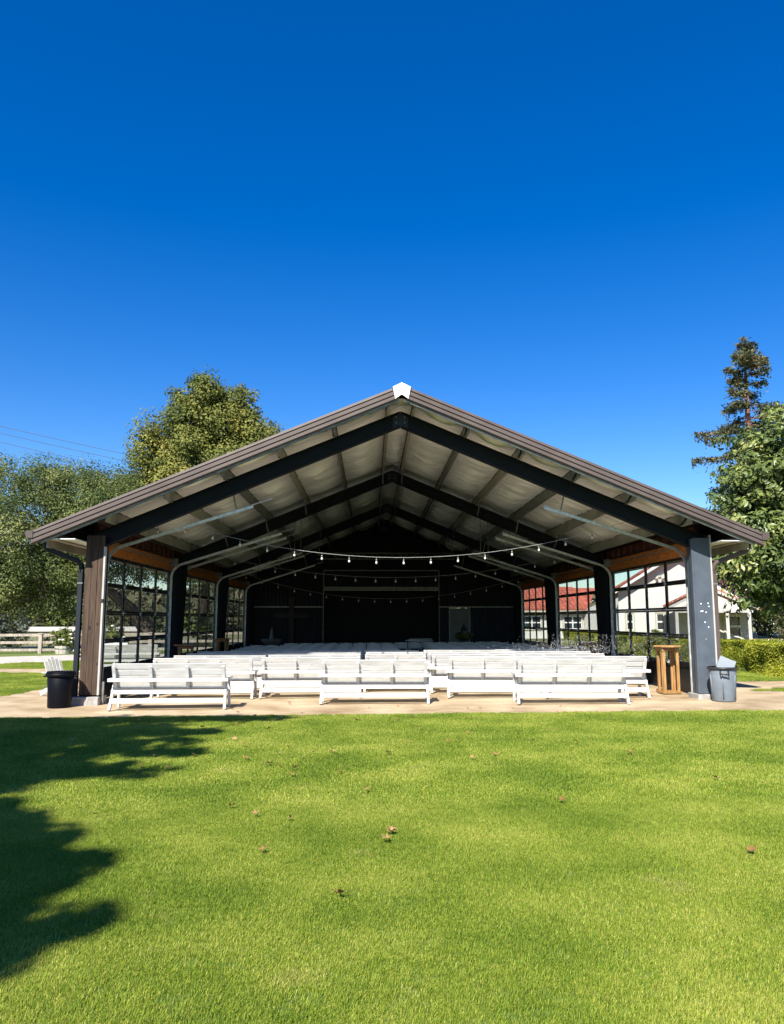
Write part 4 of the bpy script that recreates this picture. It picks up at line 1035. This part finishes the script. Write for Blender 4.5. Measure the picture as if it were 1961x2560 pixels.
# ------------------------------------------------------------------ trees
tree('oak_tree', (-12.4, 45, -.1), [((-19.6, 45, 6.9), (6.8, 6, 4.2)), ((-14.6, 44.5, 6.5), (4.2, 4.6, 3.0)), ((-23.2, 44, 5.0), (5.6, 5, 4.2)), ((-18.0, 43, 4.0), (3.4, 2.8, 2.4)), ((-10.8, 45.5, 5.5), (3.4, 4, 2.1)), ((-16.6, 45, 9.0), (3.2, 3, 1.8))],
     900, 250, .95, .068, 'oak_leaf', 'broad dark evergreen oak with a leaning trunk beside the wood-clad column',
     trunk=[(-12.3, 45, -.2), (-12.6, 45, .9), (-13.4, 45, 2.1), (-14.9, 45, 3.3), (-17.2, 45, 4.8), (-19.0, 45, 6.9)], r0=.5, hollow=.35, branch=22)
tree('sycamore_tree', (-11.6, 55, 0), [((-11.6, 55, 12.6), (4.6, 4.4, 5.2)), ((-13.6, 54, 9.5), (4.2, 4, 4.2)), ((-9.3, 55, 11.0), (4.1, 4, 4.4)), ((-12.4, 55, 16.4), (2.2, 2.2, 2.3)), ((-10.2, 55, 15.9), (1.9, 2, 2.2)), ((-14.8, 54, 12.4), (1.8, 2, 3.0)), ((-8.0, 54, 13.6), (1.8, 2, 2.0)), ((-6.9, 55, 10.6), (1.9, 2, 2.4)), ((-11.4, 53, 17.4), (.9, .9, 1.6)), ((-9.2, 54, 16.9), (.8, .8, 1.5))],
     820, 210, .95, .085, 'sycamore_leaf', 'tall rounded yellow-green sycamore rising behind the roof',
     trunk=[(-11.6, 55, 0), (-11.5, 55, 6), (-11.7, 55, 11), (-11.6, 55, 15)], r0=.38, hollow=.45, asp=.75, branch=24)
tree('magnolia_tree', (16.6, 29, 0), [((16.6, 29, 5.0), (3.9, 3.6, 3.4)), ((15.9, 28.5, 7.2), (2.6, 2.6, 2.6)), ((14.3, 28, 4.2), (2.3, 2.2, 2.2)), ((18, 28, 6.5), (3, 3, 3))],
     1500, 42, .48, .115, 'magnolia_leaf', 'glossy large-leaved magnolia tree overhanging the hedge and porch',
     trunk=[(16.6, 29, 0), (16.5, 29, 2), (16.7, 29, 5), (16.4, 29, 8)], r0=.22, hollow=.35, asp=.42, branch=26)
def redwood():
    x, y, H_ = 35.2, 70, 28.0
    o = empty('redwood_tree', (x, y, 0), 0, 'tall thin redwood with tiered branches behind the magnolia', 'tree')
    t = MB(); t.tube([(0, 0, 0), (.1, 0, 10), (-.1, 0, 20), (0, 0, H_)], [.6, .42, .25, .04], 9); 
    Ps, Ns = [], []
    rr = random.Random(5)
    z = 6.0; k = 0
    while z < H_ - .3:
        top = (H_ - z)
        ln = min(5.6, .9 + top * .62) * rr.uniform(.55, 1.1); a = rr.uniform(0, 6.28); droop = rr.uniform(.02, .20)
        if 22.6 < z < 24.2: ln *= .45
        pts = []
        for q in range(6):
            s = q / 5; pts.append((math.cos(a) * ln * s, math.sin(a) * ln * s, z - droop * ln * s + .10 * ln * s * s))
        t.tube(pts, [.055, .05, .04, .03, .02, .01], 4, False)
        m = int(125 * ln)
        s = .22 + .78 * rr.random() ** .8
        ss = rng.uniform(.2, 1.05, m); base = np.array([np.interp(ss, np.linspace(0, 1, 6), [p[i] for p in pts]) for i in range(3)]).T
        side = rng.normal(0, .34 + .06 * ln, m) * (1.15 - ss * .6)
        base += np.column_stack([-math.sin(a) * side, math.cos(a) * side, -np.abs(rng.normal(0, .26, m)) * (.5 + ss) + .12])
        Ps.append(base); z += rr.uniform(.12, .42); k += 1
    m = 500; Ps.append(np.column_stack([rng.normal(0, .25, m), rng.normal(0, .25, m), rng.uniform(H_ - 2.6, H_ + .1, m)]))
    P = np.concatenate(Ps); n = len(P); N = unit(n) * .8 + np.array([0, -.1, .7]); N /= np.linalg.norm(N, axis=1, keepdims=True)
    U = np.cross(N, unit(n)); U /= np.linalg.norm(U, axis=1, keepdims=True); V = np.cross(N, U); s = rng.uniform(.10, .24, n)[:, None]
    quads('crown', P, U * s, V * s * .36, 'redwood_leaf', o); t.build('trunk', 'bark_red', o, True)
redwood()
GT = 'trees and shrubs behind the magnolia'
tree('dark_shrub', (20.8, 38.5, 0), [((20.8, 38.5, 1.6), (.9, .9, 1.2)), ((21.9, 38.8, 1.9), (1.2, 1, 1.3))], 420, 16, .14, .05, 'redwood_leaf', 'dark conifer shrub beside the porch post', r0=.1, cat='shrub', branch=6, trunk=[(20.8, 38.5, 0), (20.9, 38.5, 1.2)])
tree('background_tree', (29, 60, 0), [((29, 60, 6), (6, 5, 5)), ((35, 62, 5), (6, 5, 5))], 1300, 16, .5, .2, 'oak_leaf', 'dark green tree behind the porch and magnolia', r0=.3)
for x, y, s in ((18.2, 45.8, .7), (16.8, 46.2, .45), (19.6, 46, .4)):
    tree('rose_shrub', (x, y, .1), [((x, y, .6 * s + .5), (.6 * s, .5 * s, .8 * s))], 60, 12, .1, .05, 'shrub_leaf', 'small green shrub against the white house wall', r0=.03, cat='shrub', group='shrubs along the house wall', branch=5, trunk=[(x, y, .1), (x, y, .5)])
# left background: shrubs and trees along the pasture
tree('blue_shrub', (-31, 60, -.2), [((-31, 60, 1.8), (3.2, 2, 1.7)), ((-27.8, 61, 1.2), (1.8, 1.5, 1.2))], 520, 16, .22, .10, 'blue_leaf', 'grey-blue shrub beyond the post-and-rail fence', r0=.12, cat='shrub', trunk=[(-31, 60, -.2), (-31, 60, 1.2)], branch=6)
rr = random.Random(21)
for k in range(13):
    x = -52 + k * 3.9 + rr.uniform(-1, 1); y = 100 + rr.uniform(-8, 14); h = rr.uniform(2.2, 4.4)
    tree('pasture_tree', (x, y, -.3), [((x, y, h * .6), (rr.uniform(2.2, 3.6), 2.5, h * .55)), ((x + 1.5, y, h * .42), (2.4, 2, h * .4))], 150, 14, .4, .22, ('far_leaf', 'shrub_leaf', 'far_leaf')[k % 3],
         'olive bushy tree along the far side of the pasture', r0=.15, group='trees along the far pasture', trunk=[(x, y, -.3), (x, y, h * .5)], branch=5)
for k, (x, y, h) in enumerate(((-12.5, 47, 1.3), (-9.6, 46, 1.5), (-17.2, 44.0, .9), (-19.6, 44, 1.0), (-14.2, 43.6, .8), (-10.5, 52, 2.0))):
    tree('rose_bush', (x, y, -.1), [((x, y, h * .6), (.9, .7, h * .55))], 90, 12, .12, .06, 'shrub_leaf', 'loose green rose bush along the pasture fence', r0=.03, cat='shrub', group='bushes along the pasture fence', branch=6, trunk=[(x, y, -.1), (x, y, h * .4)])
# tree behind the photographer on the left, which shades the lawn
kx, ky = math.sin(SUN_AZ) / math.tan(SUN_EL), math.cos(SUN_AZ) / math.tan(SUN_EL)
def over(sx, sy, z): return (sx - kx * z, sy - ky * z, z)
tree('lawn_tree', (-10.2, -5.5, 0), [(over(-3.15, 4.3, 9.6), (1.5, 1.0, .9)), (over(-3.2, 5.5, 9.8), (1.4, .8, .8)), (over(-4.3, 6.3, 10), (1.7, 1.0, 1.0)), (over(-5.5, 7.6, 10.5), (2.2, 1.2, 1.0)), (over(-5.7, 9.3, 11), (2.6, 1.0, 1.0)), (over(-5.1, 7.9, 10.7), (1.5, .9, .8)), (over(-4.9, 8.6, 10.8), (1.4, 1.2, 1.0)), (over(-5.2, 8.9, 10.9), (1.5, .8, .8)), (over(-5.3, 10.9, 11), (2.7, .8, .8)), (over(-5.2, 12.5, 11.4), (2.3, .7, .7)),
     (over(-4.4, 13.75, 11.6), (3.3, .22, .3)), (over(-2.3, 13.6, 11.8), (.9, .08, .1)), (over(-3.7, 12.1, 11), (1.6, .16, .2)), (over(-2.8, 10.3, 11.2), (.9, .10, .1)), (over(-3.2, 9.0, 11.2), (.9, .10, .12)), (over(-7.5, 5, 9.5), (3, 2.6, 1.8)), (over(-9.5, 11, 10), (4, 3, 2)), (over(-10.0, 15.6, 11.5), (2.2, .8, .8)), (over(-4.2, 2.6, 9.2), (2.0, 1.0, .8))],
     4800, 30, .24, .13, 'sycamore_leaf', 'tall broad tree left of the lawn, whose shadow lies on the grass', trunk=[(-10.2, -5.5, 0), (-10, -5, 4), (-9.3, -4, 8), (-9, -3.5, 10)], r0=.4, hollow=.0, asp=.75, branch=30)

# ------------------------------------------------------------------ overhead wires
for k, (z0, dz) in enumerate(((15.8, 0), (15.35, .0), (14.7, 0))):
    b = MB(); b.tube([(-26 + t * 4.0, 0, z0 - 2.6 * t / 2.9 * 1.0 + .02 * t * t + .4) for t in np.linspace(-2, 6, 14)], .018, 5)
    o = b.build('overhead_wire', 'wire_dark'); o.location = (0, 62 + k * .8, 0)
    tag(o, 'thin dark overhead wire crossing the sky above the oak', 'wire', 'overhead wires above the oak')

# ------------------------------------------------------------------ grass
def in_poly(x, y, poly):
    c = np.zeros(len(x), bool); n = len(poly)
    for i in range(n):
        x0, y0 = poly[i]; x1, y1 = poly[(i + 1) % n]
        if y0 == y1: continue
        c ^= ((y0 > y) != (y1 > y)) & (x < (x1 - x0) * (y - y0) / (y1 - y0) + x0)
    return c
def turf_patch(name, n, size, l0, l1, wd):
    """A square of turf: single bent blades, two faces each."""
    p = rng.uniform(-size / 2, size / 2, (n, 2)); a = rng.uniform(0, 2 * np.pi, n); lean = rng.uniform(.15, 1.0, n); L_ = rng.uniform(l0, l1, n)
    d = np.column_stack([np.cos(a), np.sin(a)]); s = np.column_stack([-np.sin(a + .5), np.cos(a + .5)]) * (wd * rng.uniform(.6, 1.2, n))[:, None]
    b0 = np.column_stack([p - s, np.full(n, -.004)]); b1 = np.column_stack([p + s, np.full(n, -.004)])
    hm = (L_ * .6 * np.cos(lean * .6)); tm = p + d * (L_ * .6 * np.sin(lean * .6))[:, None]
    m0 = np.column_stack([tm - s * .75, hm]); m1 = np.column_stack([tm + s * .75, hm])
    tt = tm + d * (L_ * .5 * np.sin(lean * 1.3))[:, None]; tip = np.column_stack([tt, hm + L_ * .45 * np.cos(lean * 1.3)])
    A = np.stack([b0, b1, m1, m0, tip], 1).reshape(-1, 3)
    me = bpy.data.meshes.new(name); i5 = np.arange(n)[:, None] * 5
    f = [tuple(q) for q in (i5 + np.array([0, 1, 2, 3])).tolist()] + [tuple(q) for q in (i5 + np.array([3, 2, 4])).tolist()]
    me.from_pydata(A.tolist(), [], f)
    t = np.clip(rng.beta(1.5, 1.8, n), 0, 1)
    at = me.attributes.new('tint', 'FLOAT', 'POINT'); at.data.foreach_set('value', np.repeat(t, 5).astype(np.float32))
    me.materials.append(MATS['grass_blade'])
    return bpy.data.objects.new(name, me)
def grass(name, poly, box, step, patches, label, scale=1.0, view=True):
    x0, x1, y0, y1 = box
    xs, ys = np.meshgrid(np.arange(x0, x1, step), np.arange(y0, y1, step)); xs, ys = xs.ravel(), ys.ravel()
    xs = xs + rng.uniform(-step * .3, step * .3, len(xs)); ys = ys + rng.uniform(-step * .3, step * .3, len(ys))
    k = in_poly(xs, ys, poly)
    if view: k &= (np.abs(xs) < 1.0 + ys * .60)
    xs, ys = xs[k], ys[k]
    me = bpy.data.meshes.new(name); me.from_pydata([(x, y, G(x)) for x, y in zip(xs, ys)], [], [])
    o = link(name, me); tag(o, label, 'grass', kind='stuff')
    ng = bpy.data.node_groups.new(name, 'GeometryNodeTree'); ng.interface.new_socket('Geometry', in_out='INPUT', socket_type='NodeSocketGeometry'); ng.interface.new_socket('Geometry', in_out='OUTPUT', socket_type='NodeSocketGeometry')
    N = ng.nodes; L = ng.links; gi = N.new('NodeGroupInput'); go = N.new('NodeGroupOutput'); jn = N.new('GeometryNodeJoinGeometry')
    rint = N.new('FunctionNodeRandomValue'); rint.data_type = 'INT'; rint.inputs[4].default_value = 0; rint.inputs[5].default_value = len(patches) - 1; rint.inputs['Seed'].default_value = 4
    rrot = N.new('FunctionNodeRandomValue'); rrot.data_type = 'FLOAT_VECTOR'; rrot.inputs[0].default_value = (0, 0, 0); rrot.inputs[1].default_value = (0, 0, 6.283)
    rs = N.new('FunctionNodeRandomValue'); rs.data_type = 'FLOAT'; rs.inputs[2].default_value = .85 * scale; rs.inputs[3].default_value = 1.15 * scale
    for i, pt in enumerate(patches):
        oi = N.new('GeometryNodeObjectInfo'); oi.inputs['Object'].default_value = pt; oi.transform_space = 'ORIGINAL'
        cp = N.new('FunctionNodeCompare'); cp.data_type = 'INT'; cp.operation = 'EQUAL'; L.new(rint.outputs[2], cp.inputs[2]); cp.inputs[3].default_value = i
        ip = N.new('GeometryNodeInstanceOnPoints'); L.new(gi.outputs[0], ip.inputs['Points']); L.new(cp.outputs[0], ip.inputs['Selection']); L.new(oi.outputs['Geometry'], ip.inputs['Instance'])
        L.new(rrot.outputs[0], ip.inputs['Rotation']); L.new(rs.outputs[1], ip.inputs['Scale']); L.new(ip.outputs[0], jn.inputs[0])
    L.new(jn.outputs[0], go.inputs[0])
    md = o.modifiers.new('grass', 'NODES'); md.node_group = ng
near = [turf_patch('turf', 2300, .30, .010, .026, .0011) for _ in range(4)]
mid = [turf_patch('turf', 1150, .36, .012, .030, .0021) for _ in range(3)]
LN = [(-12, 1.6), (12, 1.6), (12, 7.4), (-12, 7.4)]; LM = [(-30, 7.3), (30, 7.3), (30, 13.95), (7.5, 13.98), (4, 14.08), (0, 14.12), (-4.4, 14.05), (-9, 13.97), (-30, 13.2)]
grass('lawn_grass', LN, (-6, 6, 1.6, 7.4), .19, near, 'mown green lawn grass in the foreground')
grass('lawn_grass', LM, (-10, 10, 7.3, 14.1), .22, mid, 'mown green lawn grass up to the tan apron')
grass('verge_grass', VERGE, (-24, -8, 14.5, 27.5), .34, mid, 'green grass verge left of the path', 1.2)
grass('verge_grass', VERGE2, (-26, -7, 25, 34), .40, mid, 'yellowing grass strip along the gravel road', 1.3)
grass('hedge_grass', HSTRIP, (9, 18, 20, 40), .34, mid, 'green grass strip at the foot of the hedge', 1.2)
grass('hedge_grass', HPATCH, (8.4, 16, 17, 18.3), .30, mid, 'small grass island between the paths', 1.1)

# ------------------------------------------------------------------ fallen leaves
def leaf_mesh(seed):
    r = random.Random(seed); n = 15; vs = [(0, 0, .006)]
    for k in range(n):
        a = 2 * math.pi * k / n; rad = (1.0 if k % 3 == 0 else .55 if k % 3 == 1 else .62) * r.uniform(.8, 1.1)
        if k in (7, 8): rad *= .5
        x, y = rad * math.cos(a), rad * math.sin(a)
        vs.append((x, y, .25 * abs(y) ** 1.3 + .35 * r.random() * rad + .15 * x * x))
    vs.append((-1.9, .05, .1)); vs.append((-1.9, -.02, .13))
    me = bpy.data.meshes.new('fallen_leaf'); me.from_pydata(vs, [], [(0, k + 1, (k + 1) % n + 1) for k in range(n)] + [(0, n + 1, n + 2)])
    at = me.attributes.new('tint', 'FLOAT', 'POINT'); at.data.foreach_set('value', [r.random() * .9] * len(vs)); me.materials.append(MATS['dry_leaf'])
    return me
LM_ = [leaf_mesh(k) for k in range(7)]
GLf = 'fallen leaves scattered on the lawn'
def fallen(x, y, s, k, z=.03):
    o = link('fallen_leaf', LM_[k % 7]); o.location = (x, y, G(x) + z); o.scale = (s, s, s); o.rotation_euler = (random.uniform(-.4, .4), random.uniform(-.4, .4), random.uniform(0, 6.28))
    tag(o, 'dry brown fallen leaf lying on the lawn' if z > .02 else 'dry brown fallen leaf lying on the tan apron', 'leaf', GLf if z > .02 else 'fallen leaves on the apron')
LEAVES=[(-5.68,12.78),(-4.91,12.08),(-5.21,12.10),(-4.10,11.18),(-4.15,13.22),(-3.81,13.28),(-2.57,12.35),(-3.27,12.72),(-2.01,13.13),(-1.98,13.75),(-1.50,13.39),(-1.15,13.52),(-0.63,13.64),(-0.49,13.72),(-0.24,13.05),(-1.53,12.11),(-2.11,12.63),(-1.36,11.59),(-2.60,9.19),(-2.52,8.82),(-2.24,9.03),(-2.62,9.83),(-2.15,9.88),(-1.65,10.63),(-1.87,11.13),(-1.47,9.61),(-1.14,9.95),(-1.06,10.40),(-1.16,9.24),(-1.02,9.11),(-0.77,9.47),(-0.83,8.94),(-0.83,8.59),(-0.70,9.95),(-0.47,10.00),(-0.33,8.69),(-0.02,7.81),(-1.22,7.21),(-0.97,6.92),(-0.66,6.75),(-2.33,6.96),(0.16,6.31),(0.12,6.10),(-0.76,5.87),(-0.17,4.93),(0.23,9.85),(0.44,13.01),(0.72,13.45),(0.75,11.95),(0.79,11.45),(0.52,10.70),(1.04,10.70),(1.19,10.81),(1.41,11.49),(1.64,12.38),(2.10,11.30),(2.16,10.66),(2.72,10.58),(1.51,9.67),(1.20,9.46),(0.22,9.88),(3.14,9.68),(3.51,8.13),(1.72,7.25),(0.16,6.31),(2.68,5.67),(3.26,13.86),(3.34,13.75),(3.59,13.80),(4.13,13.69)]
ALEAVES=[(-2.59,15.08),(-2.41,14.61),(-1.65,16.26),(-1.61,15.95),(-0.03,15.09),(0.53,15.36),(3.61,15.06),(2.65,14.83),(2.04,14.83),(1.81,14.85),(-1.22,14.36)]
random.seed(5)
for k, (x, y) in enumerate(LEAVES): fallen(x, y, random.uniform(.036, .058), k, .042)
for k, (x, y) in enumerate(ALEAVES): fallen(x, y, random.uniform(.03, .05), k, .008)
